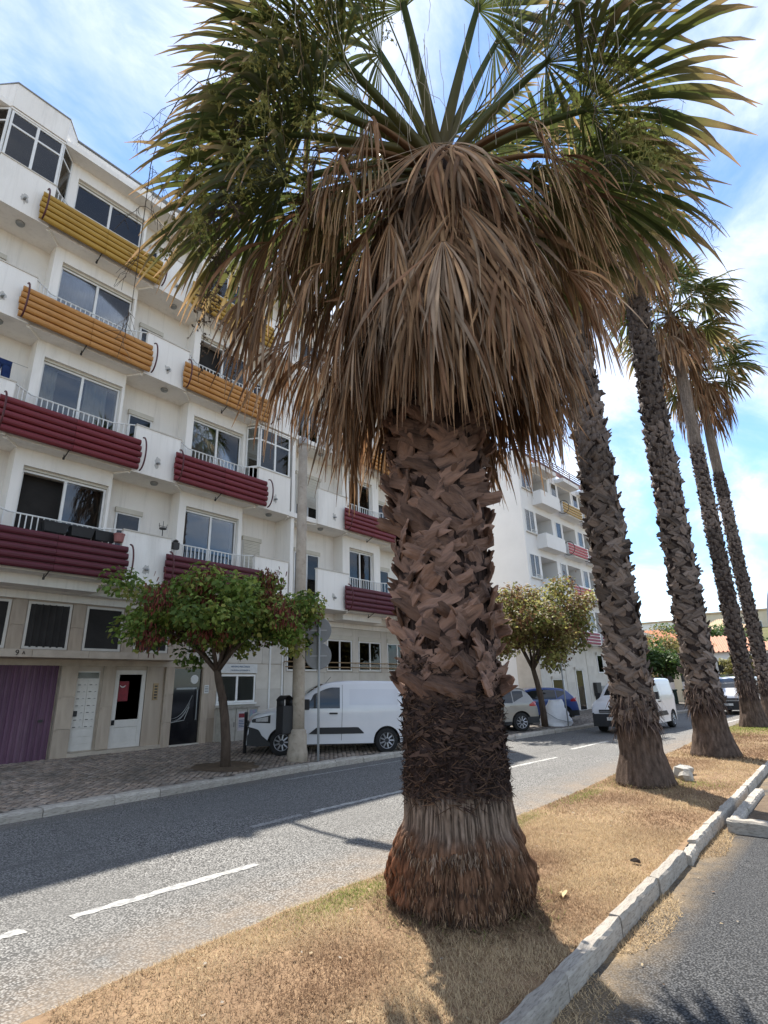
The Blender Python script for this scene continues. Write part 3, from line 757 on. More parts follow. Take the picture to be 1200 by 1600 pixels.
bulb = 1/(1+np.exp((ZG-edge)*60)); mid = (1-bulb)/(1+np.exp((ZG-(.93+.05*na(u*.8, ZG*0+9)))*50)); dark = (1-bulb)*(1-mid)
lump = (na(u*.22, ZG*4.0)-.5)*.105+(nb(u*.7, ZG*9)-.5)*.06+(nc(u*1.6, ZG*22)-.5)*.03
RR += bulb*(lump+.018*(fis2-.4)+.014*(nc(u*4, ZG*9)-.5)+.02)
RR += mid*(.014*np.minimum(fis*2.2, 1)-.007+(na(u*.5, ZG*5)-.5)*.03)
RR += dark*((nb(u*1.5, ZG*22)-.5)*.05+(nc(u*3, ZG*45)-.5)*.03)*np.where(ZG < 2.1, 1, .3)
# swelling towards the road side of the foot
RR += bulb*.05*np.exp(-((TH-2.2)/.55)**2)*np.exp(-((ZG-.40)/.2)**2)
cb = np.array([.200, .108, .064])*.78; cm = np.array([.25, .185, .14]); cd = np.array([.046, .030, .025])
spk = nb(u*4, ZG*16)[..., None]
CT = bulb[..., None]*(cb*(.55+.9*spk)*(.5+.8*np.minimum(fis2*1.6, 1))[..., None])+mid[..., None]*cm*(.25+.95*np.minimum(fis*2.0, 1))[..., None]+dark[..., None]*(cd*(.5+1.1*spk))
red = (np.exp(-((TH-2.35)/.5)**2)*np.exp(-((ZG-.42)/.25)**2))[..., None]; CT = CT*(1+red*np.array([.9, .35, .1]))
V = np.stack([RR*np.cos(TH), RR*np.sin(TH), ZG], -1)
t_l = np.clip((ZG-2.0)/5.6, 0, 1)**1.6; V[..., 0] += HX*t_l; V[..., 1] += HY*t_l
ids = np.arange(len(zs)*nt_).reshape(len(zs), nt_); nx_ = np.roll(ids, -1, 1)
F = np.stack([ids[:-1], nx_[:-1], nx_[1:], ids[1:]], -1).reshape(-1, 4)
trunk = np_mesh('trunk', V.reshape(-1, 3), F, M['trunk'], big, CT.reshape(-1, 3), True)
# root hairs on the foot, torn fibre above
def hairs(n, z0, z1, rfun, lmin, lmax, wd, mode, cols, r, stand):
    z = r.uniform(z0, z1, n); a = r.uniform(0, 2*np.pi, n); rad = rfun(z, a)
    o = np.stack([np.cos(a), np.sin(a), 0*a], -1); t = np.stack([-np.sin(a), np.cos(a), 0*a], -1); zz_ = np.tile([0, 0, 1.0], (n, 1))
    L = r.uniform(lmin, lmax, n)
    if mode == 'down': d = nrm(-zz_+t*r.normal(0, .25, (n, 1))+o*r.uniform(.02, stand, (n, 1)))
    else: d = nrm(t*np.sign(r.uniform(-1, 1, (n, 1)))+zz_*r.normal(0, .55, (n, 1))+o*r.uniform(-.05, stand, (n, 1)))
    sd = nrm(np.cross(d, o)); p = np.stack([rad*np.cos(a), rad*np.sin(a), z], -1)
    w = wd*r.uniform(.5, 1.4, (n, 1)); cv = o*(-.22*L)[:, None]*r.uniform(0, 1, (n, 1))
    S = [p-sd*w, p+sd*w, p+d*(L*.5)[:, None]+sd*w*.8, p+d*(L*.5)[:, None]-sd*w*.8, p+d*L[:, None]+cv+sd*w*.25, p+d*L[:, None]+cv-sd*w*.25]
    V = np.stack(S, 1).reshape(-1, 3); b = np.arange(n)[:, None]*6
    F = np.concatenate([b+np.array([0, 1, 2, 3]), b+np.array([3, 2, 4, 5])])
    C = np.array(cols)[r.randint(len(cols), size=n)]*r.uniform(.55, 1.35, (n, 1))
    return V, F, np.repeat(C, 6, 0)
def rfun(z, a): 
    zi = np.clip(np.searchsorted(zs, z), 0, len(zs)-1); ai = (a/(2*np.pi)*nt_).astype(int) % nt_
    return RR[zi, ai]-.004
sets = [hairs(15000, .10, .72, rfun, .015, .07, .0032, 'down', [(.185, .105, .065), (.10, .06, .042), (.28, .175, .105), (.06, .04, .03)], r, .55), hairs(1500, .60, .74, rfun, .02, .09, .004, 'down', [(.30, .22, .16), (.20, .14, .10)], r, .6),
        hairs(900, .62, 1.0, rfun, .02, .06, .003, 'down', [(.26, .19, .14), (.17, .12, .09)], r, .15),
        hairs(7500, .93, 1.95, rfun, .03, .15, .0035, 'side', [(.050, .031, .026), (.078, .047, .035), (.028, .020, .018), (.125, .075, .048)], r, .55),
        hairs(1300, 1.25, 1.95, rfun, .05, .14, .016, 'side', [(.075, .046, .036), (.048, .032, .028), (.11, .068, .05)], r, .5)]
off = 0; A_, B_, C_ = [], [], []
for v, f, c in sets: A_.append(v); B_.append(f+off); C_.append(c); off += len(v)
tag(np_mesh('trunk_fibre', np.concatenate(A_), np.concatenate(B_), M['fibre'], big, np.concatenate(C_)), kind='stuff')
boots(big, 0, 0, lambda z: .355+.010*math.sin(9*z), 1.66, 4.05, 297, 1.12, r, BOOTS, lean=(.10, .48), flat=(.85, 1.35), per=9, wild=.10)
boots(big, 0, 0, lambda z: .345, 4.05, 5.2, 126, 1.1, r, BOOTS, lean=(.05, .5), flat=(.8, 1.35), per=9, joined=True)
# crown. (bearing from image right, elevation, petiole, blade, roll)
K_ = [(187, -10, 1.8, 1.9, .35), (171, 4, 1.9, 1.8, -.3), (196, 4, 1.7, 1.7, .1), (203, 14, 1.5, 1.65, .3), (158, -16, 1.4, 1.4, .2), (216, 36, 1.5, 1.6, .5), (148, 18, 1.6, 1.5, 0), (192, 34, 1.7, 1.6, .3),
      (-5, -8, 1.55, 1.75, -.3), (-14, 16, 1.6, 1.7, .3), (12, 8, 1.6, 1.55, .2), (-28, 36, 1.5, 1.65, -.4), (24, -12, 1.4, 1.4, 0), (34, 22, 1.6, 1.5, 0),
      (64, 22, 1.6, 1.4, .2), (88, 4, 1.5, 1.4, 0), (112, 26, 1.5, 1.4, .1), (132, 44, 1.6, 1.4, 0), (48, 54, 1.6, 1.4, 0), (84, 60, 1.6, 1.3, .6), (160, 60, 1.65, 1.4, 0),
      (20, 64, 1.65, 1.4, 0), (206, 66, 1.6, 1.3, .5), (335, 64, 1.6, 1.3, -.5), (246, 60, 1.6, 1.4, .2), (300, 62, 1.6, 1.4, -.2), (100, 46, 1.2, 1.5, .4), (62, 40, 1.3, 1.4, -.3), (125, 58, 1.2, 1.5, .2), (140, -26, 1.2, 1.2, 0), (42, -24, 1.2, 1.2, 0), (95, -22, 1.2, 1.2, 0)]
for (b_, e_, p_, l_, ro) in K_:
    frond(big, (HX, HY, HZ+r.uniform(-.12, .1)), AZ0+R_(b_+r.uniform(-3, 3)), R_(e_), p_, l_, r, nseg=48, span=1.5+r.uniform(-.1, .15), gp=.30, gb=1.15 if e_ < 50 else .5, dead=0.0, tip=.40, K=10, roll=ro, wbase=.082, fuse=.66)
# half-withered fronds sagging below the green ones
for (b_, e_, p_, l_) in [(192, -18, 1.25, 1.45), (212, -20, 1.1, 1.45), (150, -30, 1.0, 1.3), (-6, -16, 1.25, 1.45), (-26, -20, 1.1, 1.35), (14, -30, 1.1, 1.3), (168, -10, 1.3, 1.4), (30, -26, 1.1, 1.3)]:
    frond(big, (HX, HY, HZ-.15), AZ0+R_(b_), R_(e_), p_, l_, r, nseg=46, span=1.25, gp=.5, gb=2.4, dead=.8, tip=.7, K=9, roll=r.uniform(-.4, .4), cup=-.1, fuse=.40)
# withered fans hanging well outside the skirt
for (b_, z, zd, rad, L) in [(196, 7.2, .15, 1.35, 1.45), (208, 7.1, .35, 1.15, 1.6), (186, 7.0, .55, 1.50, 1.5), (222, 7.1, .10, 1.05, 1.4), (178, 6.8, .75, 1.35, 1.4), (168, 6.7, .9, 1.25, 1.3), (0, 7.1, .3, 1.25, 1.4), (-16, 7.1, .2, 1.2, 1.45), (16, 6.9, .6, 1.3, 1.3), (-34, 7.2, .1, 1.0, 1.4), (176, 6.9, 1.15, 1.95, 1.4), (184, 7.0, .9, 1.85, 1.5), (166, 6.7, 1.4, 1.75, 1.3), (195, 6.8, 1.2, 1.6, 1.4), (156, 6.6, 1.3, 1.6, 1.2), (205, 6.6, 1.2, 1.35, 1.4), (4, 6.9, 1.1, 1.35, 1.2), (-14, 6.7, 1.2, 1.15, 1.2)]:
    dead_frond(big, (HX, HY, z), AZ0+R_(b_), zd, rad, L, r, nseg=30, span=.75, tilt=r.uniform(.25, .6), K=9, g=1.5, fuse=.55, lite=r.uniform(.9, 1.35))
# the skirt of dead leaves, tier by tier
for (n, z, zd, rad, L, sp) in [(13, 6.90, .28, .50, 1.75, .60), (16, 6.6, .45, .68, 1.7, .58), (19, 6.25, .62, .84, 1.55, .54), (21, 5.95, .75, .93, 1.4, .52), (21, 5.72, .80, .93, 1.2, .50), (15, 5.5, .72, .70, 1.05, .6)]:
    ph = r.uniform(0, 6.28)
    for k in range(n):
        az = ph+2*math.pi*k/n+r.uniform(-.16, .16); tt = max(0, (z-2)/5.6)**1.6
        dead_frond(big, (HX*tt, HY*tt, z+r.uniform(-.15, .15)), az, zd*r.uniform(.8, 1.2), rad*r.uniform(.82, 1.12), L*r.uniform(.88, 1.12), r, nseg=27, span=sp*r.uniform(.8, 1.2), tilt=r.uniform(.10, .38), K=9, g=r.uniform(.9, 1.8), fuse=.60)
# two fans folded over in front of the heart
toc = AZ0+R_(270)
for da, L in ((-.30, 2.0), (.40, 2.1)):
    dead_frond(big, (HX, HY, HZ-.10), toc+da, .10, .44, L*.92, r, nseg=36, span=.66, tilt=.46, K=10, g=.9, fuse=.64, lite=1.15)
# hanging flower stalks
def stalk(parent, az, reach, rise, hang, r, tint, fruit):
    out = np.array([math.cos(az), math.sin(az), 0]); side = np.array([-math.sin(az), math.cos(az), 0])
    H = np.array([HX, HY, HZ]); P = []
    for t in np.linspace(0, 1, 14):
        P.append(H+out*reach*math.sin(min(1, t*1.25)*math.pi/2)+np.array([0, 0, rise*math.sin(t*math.pi*.9)-hang*max(0, t-.45)**1.4*2.2])+side*.1*math.sin(5*t))
    b = MB(); b.tube(P, list(np.linspace(.010, .003, 14)), 5, tint=tuple(tint*.8))
    for i in range(5, 14):
        for q in range(2):
            a0 = r.uniform(0, 6.28); p = P[i]; L = r.uniform(.25, .6); dv = out*math.cos(a0)*.7+side*math.sin(a0)*.7+np.array([0, 0, -.4])
            pts = [p+dv*L*t+DOWN*L*.9*t*t+r.normal(0, .012, 3) for t in np.linspace(0, 1, 6)]
            b.tube(pts, list(np.linspace(.0034, .0019, 6)), 4, tint=tuple(tint))
            for m in range(14 if fruit else 7):
                t = r.uniform(.15, 1); c = p+dv*L*t+DOWN*L*.9*t*t; d2 = r.normal(0, 1, 3); d2 /= np.linalg.norm(d2); d2[2] -= .5; l2 = r.uniform(.05, .16)
                b.tube([c, c+d2*l2*.6, c+d2*l2+DOWN*.02], [.0022, .002, .0016], 3, tint=tuple(tint*1.1))
                if fruit:
                    for f_ in range(5):
                        c2 = c+d2*l2*r.rand(); s_ = r.uniform(.006, .011); e_ = r.normal(0, 1, (3, 3)); b.add([c2+e_[0]*s_, c2+e_[1]*s_, c2+e_[2]*s_, c2-e_.mean(0)*s_*2], [(0, 1, 2), (0, 2, 3), (1, 3, 2), (0, 3, 1)], tuple(tint*1.3))
    return b.build('flower_stalk', M['fibre'], parent, tint=True)
dk = np.array([.10, .078, .060]); gr_ = np.array([.20, .19, .06])
for (b_, rc, rs, hg, tn, fr) in [(192, 3.0, .75, 2.6, dk, False), (206, 2.5, .9, 2.0, gr_, True), (183, 2.4, .7, 1.8, dk, True), (222, 2.1, 1.0, 1.7, gr_, True), (-20, 2.0, .9, 1.8, gr_, False), (-45, 1.7, 1.0, 1.9, dk, False), (172, 2.7, .6, 1.7, dk, True), (8, 2.2, .8, 1.5, gr_, False), (212, 1.9, 1.3, 1.5, gr_, True), (200, 2.2, 1.2, 1.6, dk, True), (230, 1.7, 1.4, 1.4, gr_, True), (188, 2.6, 1.0, 1.5, gr_, True), (-8, 2.3, 1.2, 1.6, dk, False), (-32, 1.9, 1.3, 1.6, gr_, True)]:
    stalk(big, AZ0+R_(b_), rc, rs, hg, r, tn, fr)
# pale threads hanging out of the crown
b = MB()
for k in range(150):
    a = AZ0+R_(r.uniform(160, 400)); rd = r.uniform(.5, 2.3); z = HZ+r.uniform(-.1, 1.1); L = r.uniform(.35, 1.3)
    p = np.array([HX+math.cos(a)*rd, HY+math.sin(a)*rd, z]); w = r.normal(0, .06, 3)
    b.tube([p+w*t*t*2+DOWN*L*t+r.normal(0, .008, 3) for t in np.linspace(0, 1, 7)], .0026, 3, tint=(.42, .36, .27) if k % 3 else (.22, .15, .10))
tag(b.build('thread', M['fibre'], big, tint=True), kind='stuff')

# ------------------------------------------------------------------ the row behind
def palm(label, x, y, rb, rtop, zflare, zsmooth, zskirt, zhub, seed, nb_, nb2, joined, ngreen, ndead, bl, lean=(0, 0), bsc=.72, nseg=24, cylw=None, footz=.95):
    r = np.random.RandomState(seed)
    root = thing('palm_tree', label, 'palm tree', (x, y, .03), group='palms along the median strip')
    zs = np.concatenate([np.linspace(0, 1.6, 60), np.linspace(1.65, zhub, 70)]); nt = 72
    th = np.linspace(0, 2*np.pi, nt, endpoint=False); TH, ZG = np.meshgrid(th, zs); u = TH/(2*np.pi)*64
    r0 = np.interp(zs, [0, .10, .25, .55, zflare, 2.5, zhub*.5, zhub], [rb*1.06, rb*1.10, rb*1.0, rb*.80, rtop*1.08, rtop, rtop*.92, rtop*.72])
    RRp = r0[:, None]+np.zeros_like(TH); n1, n2 = VN(seed+1), VN(seed+2)
    foot = 1/(1+np.exp((ZG-footz)*30)); sm = 1/(1+np.exp((zsmooth-ZG)*20))
    RRp += (n1(u*.6, ZG*4)-.5)*.04*foot+(n2(u*2, ZG*3)-.5)*.018+sm*.008*np.sin(ZG*30)
    cf = np.array([.135, .098, .077]); cs = np.array([.26, .21, .172]); cd = np.array([.060, .045, .040])
    spk = (n2(u*2.5, ZG*9)*.9+.5)[..., None]
    CTp = (cf*foot[..., None]+cs*sm[..., None]+cd*np.clip(1-foot-sm, 0, 1)[..., None])*spk
    k = (ZG/zhub)**1.5
    V = np.stack([RRp*np.cos(TH)+lean[0]*k, RRp*np.sin(TH)+lean[1]*k, ZG], -1)
    ids = np.arange(len(zs)*nt).reshape(len(zs), nt); nx = np.roll(ids, -1, 1)
    np_mesh('trunk', V.reshape(-1, 3), np.stack([ids[:-1], nx[:-1], nx[1:], ids[1:]], -1).reshape(-1, 4), M['trunk'], root, CTp.reshape(-1, 3), True)
    def rz(z): return float(np.interp(z, zs, r0))
    class _S: pass
    def leanboots(z0, z1, n, jn):
        segs = 8
        for q in range(segs):
            a, c = z0+(z1-z0)*q/segs, z0+(z1-z0)*(q+1)/segs; kk = (((a+c)/2)/zhub)**1.5
            yield a, c, lean[0]*kk, lean[1]*kk, n//segs
    if joined:
        for a, c, lx, ly, n in leanboots(zflare, zsmooth, nb_+nb2, True): boots(root, lx, ly, rz, a, c, n, bsc, r, SMALLB, joined=True, per=7, lean=(.10, .55))
    else:
        zcut = zflare+(zsmooth-zflare)*nb_/(nb_+nb2)
        for a, c, lx, ly, n in leanboots(zflare, zcut, nb_, False): boots(root, lx, ly, rz, a, c, n, bsc, r, SMALLB, per=7, lean=(.10, .55))
        if nb2:
            for a, c, lx, ly, n in leanboots(zcut, zsmooth, nb2, True): boots(root, lx, ly, rz, a, c, n, bsc, r, SMALLB, joined=True, per=7, lean=(.10, .55))
    # torn strips hanging round the foot of the leaf bases
    st = hairs(420, zflare-.10, zflare+.45, lambda z, a: np.interp(z, zs, r0)+.02, .10, .34, .014, 'down', [(.115, .08, .064), (.075, .052, .045), (.18, .125, .095)], r, .9)
    tag(np_mesh('trunk_fibre', st[0], st[1], M['fibre'], root, st[2]), kind='stuff')
    H = (lean[0], lean[1], zhub)
    for k in range(ngreen):
        f = (k+.5)/ngreen; el = R_(78-100*f)+r.uniform(-.1, .1); az = k*2.39996+r.uniform(-.2, .2)
        frond(root, H, az, el, bl*r.uniform(.8, 1.05), bl*r.uniform(.85, 1.05), r, nseg=nseg, span=1.65, gp=.35, gb=.9, tip=.3 if el > 0 else .8, dead=0.0 if f < .85 else .4, K=6, roll=r.uniform(-.4, .4), wbase=.04)
    for k in range(ndead):
        f = k/ndead; z = zhub-.15-(zhub-zskirt-.9*bl)*f; az = k*2.39996
        kk = (z/zhub)**1.5
        dead_frond(root, (lean[0]*kk, lean[1]*kk, z), az, (.2+.5*f)*bl*.7, bl*(.38+.22*math.sin(f*3.0))*r.uniform(.85, 1.1), bl*r.uniform(.9, 1.1), r, nseg=max(14, nseg-6), span=.85, tilt=r.uniform(.2, .45), K=6)
    return root
palm('tall fan palm second from the camera, standing beside broken concrete lumps', 10.46, 3.05, .43, .30, 1.05, 10.2, 9.3, 12.6, 101, 296, 330, False, 20, 28, 1.5, bsc=1.12)
palm('tall fan palm third from the camera with torn strips round its foot', 15.0, 2.78, .46, .31, 1.15, 12.2, 12.3, 16.2, 131, 296, 420, False, 22, 34, 1.5, lean=(.1, -.42), bsc=1.12)
palm('tall fan palm fourth from the camera, trunk bare and smooth below its skirt', 24.1, 3.06, .45, .265, 1.25, 10.9, 14.3, 17.3, 161, 0, 600, True, 34, 28, 1.7, lean=(.1, -.25), bsc=.92, nseg=22)
palm('farthest fan palm with brown skirt at the right edge', 29.5, 3.0, .45, .255, 1.2, 11.2, 13.8, 16.8, 191, 0, 600, True, 34, 28, 1.75, lean=(0, -.15), bsc=.92, nseg=22)
# broken lumps beside the second palm
for k, (x, y, s_) in enumerate([(11.45, 2.72, .17), (11.2, 2.58, .12), (11.85, 2.75, .13)]):
    b = MB(); P = []
    for i in range(5):
        ph = math.pi*i/4; P.append([(s_*1.2*math.sin(ph)*math.cos(t)*rng.uniform(.6, 1.3), s_*math.sin(ph)*math.sin(t)*rng.uniform(.6, 1.3), s_*.9*math.cos(ph)*rng.uniform(.7, 1.2)) for t in np.linspace(0, 2*math.pi, 8)[:-1]])
    for row in P: row.append(row[0])
    b.grid(P); o = b.build('concrete_lump', M['rock']); o.location = (x, y, .14); o.rotation_euler = (.3*k, .2, k)
    tag(o, ['largest pale broken concrete lump beside the second palm', 'pale concrete lump lying nearest the kerb beside second palm', 'smallest pale concrete lump, farthest behind the second palm'][k], 'rubble', 'concrete lumps by the palm')
# ================================================================== the apartment house across the road
YP, YW, YB, YG = 14.0, 14.5, 15.0, 15.4
STO = 3.08
def zb(k): return 4.54+STO*(k-1)
X0, X1 = -2.6, 21.2
apt = thing('apartment_building', 'long white five storey apartment house with coloured ribbed balcony screens', 'building', (0, 0, 0))
ROOF = 17.66
UB = MB().box(-.5, .5, -.5, .5, -.5, .5)
def cube(name, m):
    return UB.mesh(name, m)
# core walls
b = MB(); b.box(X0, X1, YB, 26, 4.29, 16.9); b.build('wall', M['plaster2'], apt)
b = MB(); b.box(X0, X1, YG, 26, -.1, 4.287); b.build('ground_floor_wall', M['marble_trim'], apt)
BAYS = [(-.55, 1.60), (3.70, 6.05), (8.07, 10.35), (15.15, 17.45)]
GAPS = [(1.60, 3.70), (6.05, 8.07), (10.35, 12.15), (12.30, 15.15), (17.45, 19.6)]
PARS = [(1.97, 3.30), (6.30, 7.66), (10.57, 11.95), (13.33, 14.95), (17.85, 19.25)]
WINS = [(-.25, 1.35), (3.92, 5.98), (8.30, 10.22), (15.55, 17.05)]
b = MB(); b.box(12.15, 12.30, 14.15, YB+.02, 4.29, ROOF); b.build('party_wall', M['plaster'], apt)
b = MB(); b.box(19.6, X1, YW, YB+.02, 4.29, ROOF); b.build('end_wall', M['plaster'], apt)

def sash(parent, x0, x1, y, z0, z1, fw_=.05, mull=True, top=None, panes='glass', dep=.05, fm='frame'):
    """aluminium window: outer frame, mullion, separate panes"""
    f = MB()
    f.box(x0, x1, y, y+dep, z1-fw_, z1); f.box(x0, x1, y, y+dep, z0, z0+fw_)
    f.box(x0, x0+fw_, y, y+dep, z0+fw_, z1-fw_); f.box(x1-fw_, x1, y, y+dep, z0+fw_, z1-fw_)
    xm = (x0+x1)/2; cells = []
    if mull:
        f.box(xm-fw_*.6, xm+fw_*.6, y-.006, y+dep-.006, z0+fw_, z1-fw_); cols_ = [(x0+fw_, xm-fw_*.6), (xm+fw_*.6, x1-fw_)]
    else: cols_ = [(x0+fw_, x1-fw_)]
    if top:
        for a, c in cols_: f.box(a, c, y, y+dep, top-fw_*.5, top+fw_*.5)
        rows_ = [(z0+fw_, top-fw_*.5), (top+fw_*.5, z1-fw_)]
    else: rows_ = [(z0+fw_, z1-fw_)]
    w = f.build('window', M[fm], parent)
    for a, c in cols_:
        for d, e in rows_:
            p = MB(); p.box(a, c, y+dep*.4, y+dep*.4+.008, d, e); p.build('pane', M[panes], w)
    return w
def curtain(parent, x0, x1, y, z0, z1, m, pleats=9, gather=0.0):
    n = pleats*6; P = []
    for i in range(n+1):
        t = i/n; x = x0+(x1-x0)*t; dy = .035*math.sin(t*pleats*2*math.pi)
        xm = x0+(x1-x0)*(.5+(t-.5)*(1-gather)); P.append([(xm, y+dy, z0), (x, y+dy*.8, (z0+z1)/2), (x, y+dy*.6, z1)])
    b = MB(); b.grid(P); return b.build('curtain', m, parent, True)

# ----- bays: piers, lintels, windows, dark panels painted as room shade
for bi, ((a, c), (wa, wb)) in enumerate(zip(BAYS, WINS)):
    b = MB()
    b.box(a, wa, YW, YB+.01, 4.30, ROOF); b.box(wb, c, YW, YB+.01, 4.30, ROOF)
    for k in range(1, 5):
        lo = 4.30 if k == 1 else zb(k)-.42; b.box(wa, wb, YW, YB+.01, lo, zb(k)+.20)
    b.box(wa, wb, YW, YB+.01, zb(4)+2.66, ROOF)
    b.build('bay_wall', M['plaster'], apt)
    for k in range(1, 5):
        z0_, z1_ = zb(k)+.20, zb(k)+2.66
        w = sash(apt, wa+.01, wb-.01, YW+.13, z0_+.002, z1_-.075, .055)
        MB().box(wa+.004, wb-.004, YW+.08, YW+.24, z1_-.07, z1_-.003).build('blind_box', M['shutter'], w)
        MB().box(wa+.002, wb-.002, YW+.44, YW+.46, z0_+.003, z1_-.08).build('room', M['roomdark'], w)  # thin dark sheet in place of an unlit room
        if (bi, k) in ((1, 1), (2, 3)): bpy.data.objects.remove([c_ for c_ in bpy.data.objects if c_.parent == w and c_.name.startswith('pane')][0])
        # curtains
        if bi == 1 and k == 3: curtain(w, wa+.1, wb-.1, YW+.32, z0_, z1_-.1, M['netcurtain'], 14)
        if bi == 1 and k == 4: curtain(w, wa+.1, (wa+wb)/2+.2, YW+.34, z0_, z1_-.1, M['netcurtain'], 6)
        if bi == 1 and k == 2:
            curtain(w, wa+.08, wa+.45, YW+.32, z0_, z1_-.1, M['curtain'], 3, .6); curtain(w, (wa+wb)/2+.15, (wa+wb)/2+.75, YW+.32, z0_, z1_-.1, M['curtain'], 4, .55)
        if bi == 2 and k == 2: curtain(w, wa+.15, wb-.05, YW+.30, z0_, z1_-.1, M['curtain'], 12)
        if bi == 2 and k == 3: curtain(w, (wa+wb)/2, wb-.1, YW+.32, z0_, z1_-.1, M['netcurtain'], 6)
        if bi == 3 and k == 2: curtain(w, wa+.05, wb-.05, YW+.30, z0_, z1_-.1, M['netcurtain'], 12)
        if bi == 3 and k == 1: curtain(w, (wa+wb)/2, wb-.05, YW+.30, z0_, z1_-.1, M['netcurtain'], 6)

# ----- slabs, parapets, loggias
LAMP = MB(); LAMP.lathe([(.02, -.09), (.085, -.07), (.11, -.03), (.11, 0)], n=14); LAMPm = LAMP.mesh('ceiling_lamp', M['greymetal'], True)
SP = MB(); SP.tube([(0, .03, 0), (0, -.07, -.008), (0, -.12, -.03)], [.035, .033, .030], 8); SPm = SP.mesh('drain_spout', M['greymetal'], True)
M['stain'] = mat('grey_stain', (.44, .42, .39), (.56, .54, .50), 14, .9, .1)
rs_ = np.random.RandomState(3)
for k in range(1, 6):
    b = MB(); z = zb(k)
    b.box(X0, X1-1.6, YP+.06, YB+.012, z, z+.17); b.build('floor_slab', M['plaster'], apt)
for gi, ((a, c), (pa, pb)) in enumerate(zip(GAPS, PARS)):
    for k in range(1, 5):
        z = zb(k); top = z+(1.38 if k < 4 else 1.40)
        b = MB(); b.box(pa, pb, YP, YP+.12, z-.012, top); b.build('parapet', M['plaster'], apt)
        MB().box(pa-.012, pb+.012, YP-.02, YP+.15, top+.002, top+.035).build('coping', M['pale_stone'], apt)
        # oblique lip where loggia ceiling meets the bay wall
        lip = MB(); lip.prism([(pb-.02, YP+.10), (pb+.06, YP+.10), (c+.03, YW-.015), (c-.05, YW-.015)], z-.055, z-.002); lip.build('ceiling_lip', M['plaster'], apt)
        lip = MB(); lip.prism([(pa+.02, YP+.10), (a+.05, YW-.015), (a-.03, YW-.015), (pa-.06, YP+.10)], z-.055, z-.002); lip.build('ceiling_lip', M['plaster'], apt)
        inst('drain_spout', SPm, apt, ((pa+pb)/2+.02, YP, z+.42))
        # soot and lime below each spout
        bb = MB(); cx, cz = (pa+pb)/2+.02, z+.44; pts = []
        for q in range(18):
            t = 2*math.pi*q/18; rr__ = .13*rs_.uniform(.5, 1.25); pts.append((cx+rr__*.8*math.cos(t), YP-.0025, cz+rr__*1.25*math.sin(t)))
        bb.add(pts, [tuple(range(18))]); bb.build('stain', M['stain'], apt)
        if k > 1: inst('ceiling_lamp', LAMPm, apt, ((a+c)/2+.12, 14.42, z-.001))
        # loggia back window with roller shutter
        wx0, wx1 = a+.40, a+1.12
        if gi == 3: wx0, wx1 = a+.75, a+2.0
        wz = z+2.29
        w = sash(apt, wx0, wx1, YB-.05, z+.22, wz-.14, .045, mull=(gi == 3), panes='darkglass')
        MB().box(wx0-.03, wx1+.03, YB-.09, YB-.003, wz-.14, wz).build('shutter_box', M['shutter'], w)
        MB().box(wx0+.03, wx1-.03, YB-.012, YB-.003, z+.25, wz-.17).build('room', M['roomdark'], w)
        if (gi, k) in ((2, 1), (0, 2), (3, 2)):
            s = MB(); nsl = 22
            for q in range(nsl):
                zz0 = wz-.15-q*.055; s.box(wx0+.02, wx1-.02, YB-.066-.006*(q % 2), YB-.052, zz0-.052, zz0-.003)
            s.build('roller_shutter', M['shutter'], w)
# ----- railings between parapets, in front of the bays
BAL = MB().box(-.011, .011, -.011, .011, 0, .56).mesh('baluster', M['frame'])
for bi, (a, c) in enumerate(BAYS):
    pl = PARS[bi][1] if bi < 3 else PARS[3][1]; pr = PARS[bi+1][0] if bi < 3 else PARS[4][0]
    if bi == 0: pl, pr = -.9, PARS[0][0]
    if bi == 1: pl, pr = PARS[0][1], PARS[1][0]
    if bi == 2: pl, pr = PARS[1][1], PARS[2][0]
    for k in range(1, 5):
        zt = zb(k)+1.40; y = YP+.14
        path = [(pl+.01, YP+.09), (a+.06, YW-.10), (c-.25, YW-.10), (pr-.01, YP+.09)]
        rl = MB()
        rl.tube([(x, yy, zt) for x, yy in path], .02, 6); rl.tube([(x, yy, zt-.56) for x, yy in path], .014, 6)
        ro = rl.build('railing', M['frame'], apt)
        for (xa, ya), (xb, yb_) in zip(path, path[1:]):
            n = max(3, int(math.hypot(xb-xa, yb_-ya)/.125))
            for q in range(1, n): inst('baluster', BAL, ro, (xa+(xb-xa)*q/n, ya+(yb_-ya)*q/n, zt-.56))
        MB().box(pl+.02, pr-.02, YP+.075, YP+.15, zb(k)+.172, zb(k)+.60).build('upstand', M['plaster'], apt)
# ----- the ribbed coloured screens
def slat_mesh(m):
    prof = [(0.014, .166), (-.020, .166), (-.046, .142), (-.060, .098), (-.056, .052), (-.034, .016), (.012, .006)]
    b = MB(); b.grid([[(x, y, z) for y, z in prof] for x in (0, 1)]); b.grid([[(x, y+.01, z) for y, z in prof][::-1] for x in (0, 1)])
    b.add([(0, y, z) for y, z in prof], [tuple(range(7))]); b.add([(1, y, z) for y, z in prof], [tuple(range(6, -1, -1))])
    return b.mesh('slat', m)
SL = {n: slat_mesh(M[n]) for n in ('darkred', 'red', 'orange', 'yellow')}
HP = MB(); pts = [(0, -.05-.27*math.sin(t)**.9, .46+.49*math.cos(t)) for t in np.linspace(0.05, math.pi-.02, 16)]
HP.tube(pts, .022, 7); HPm = HP.mesh('hoop', M['hoop'], True)
SCR = [(2.98, 6.45), (7.45, 10.86), (14.62, 18.1)]
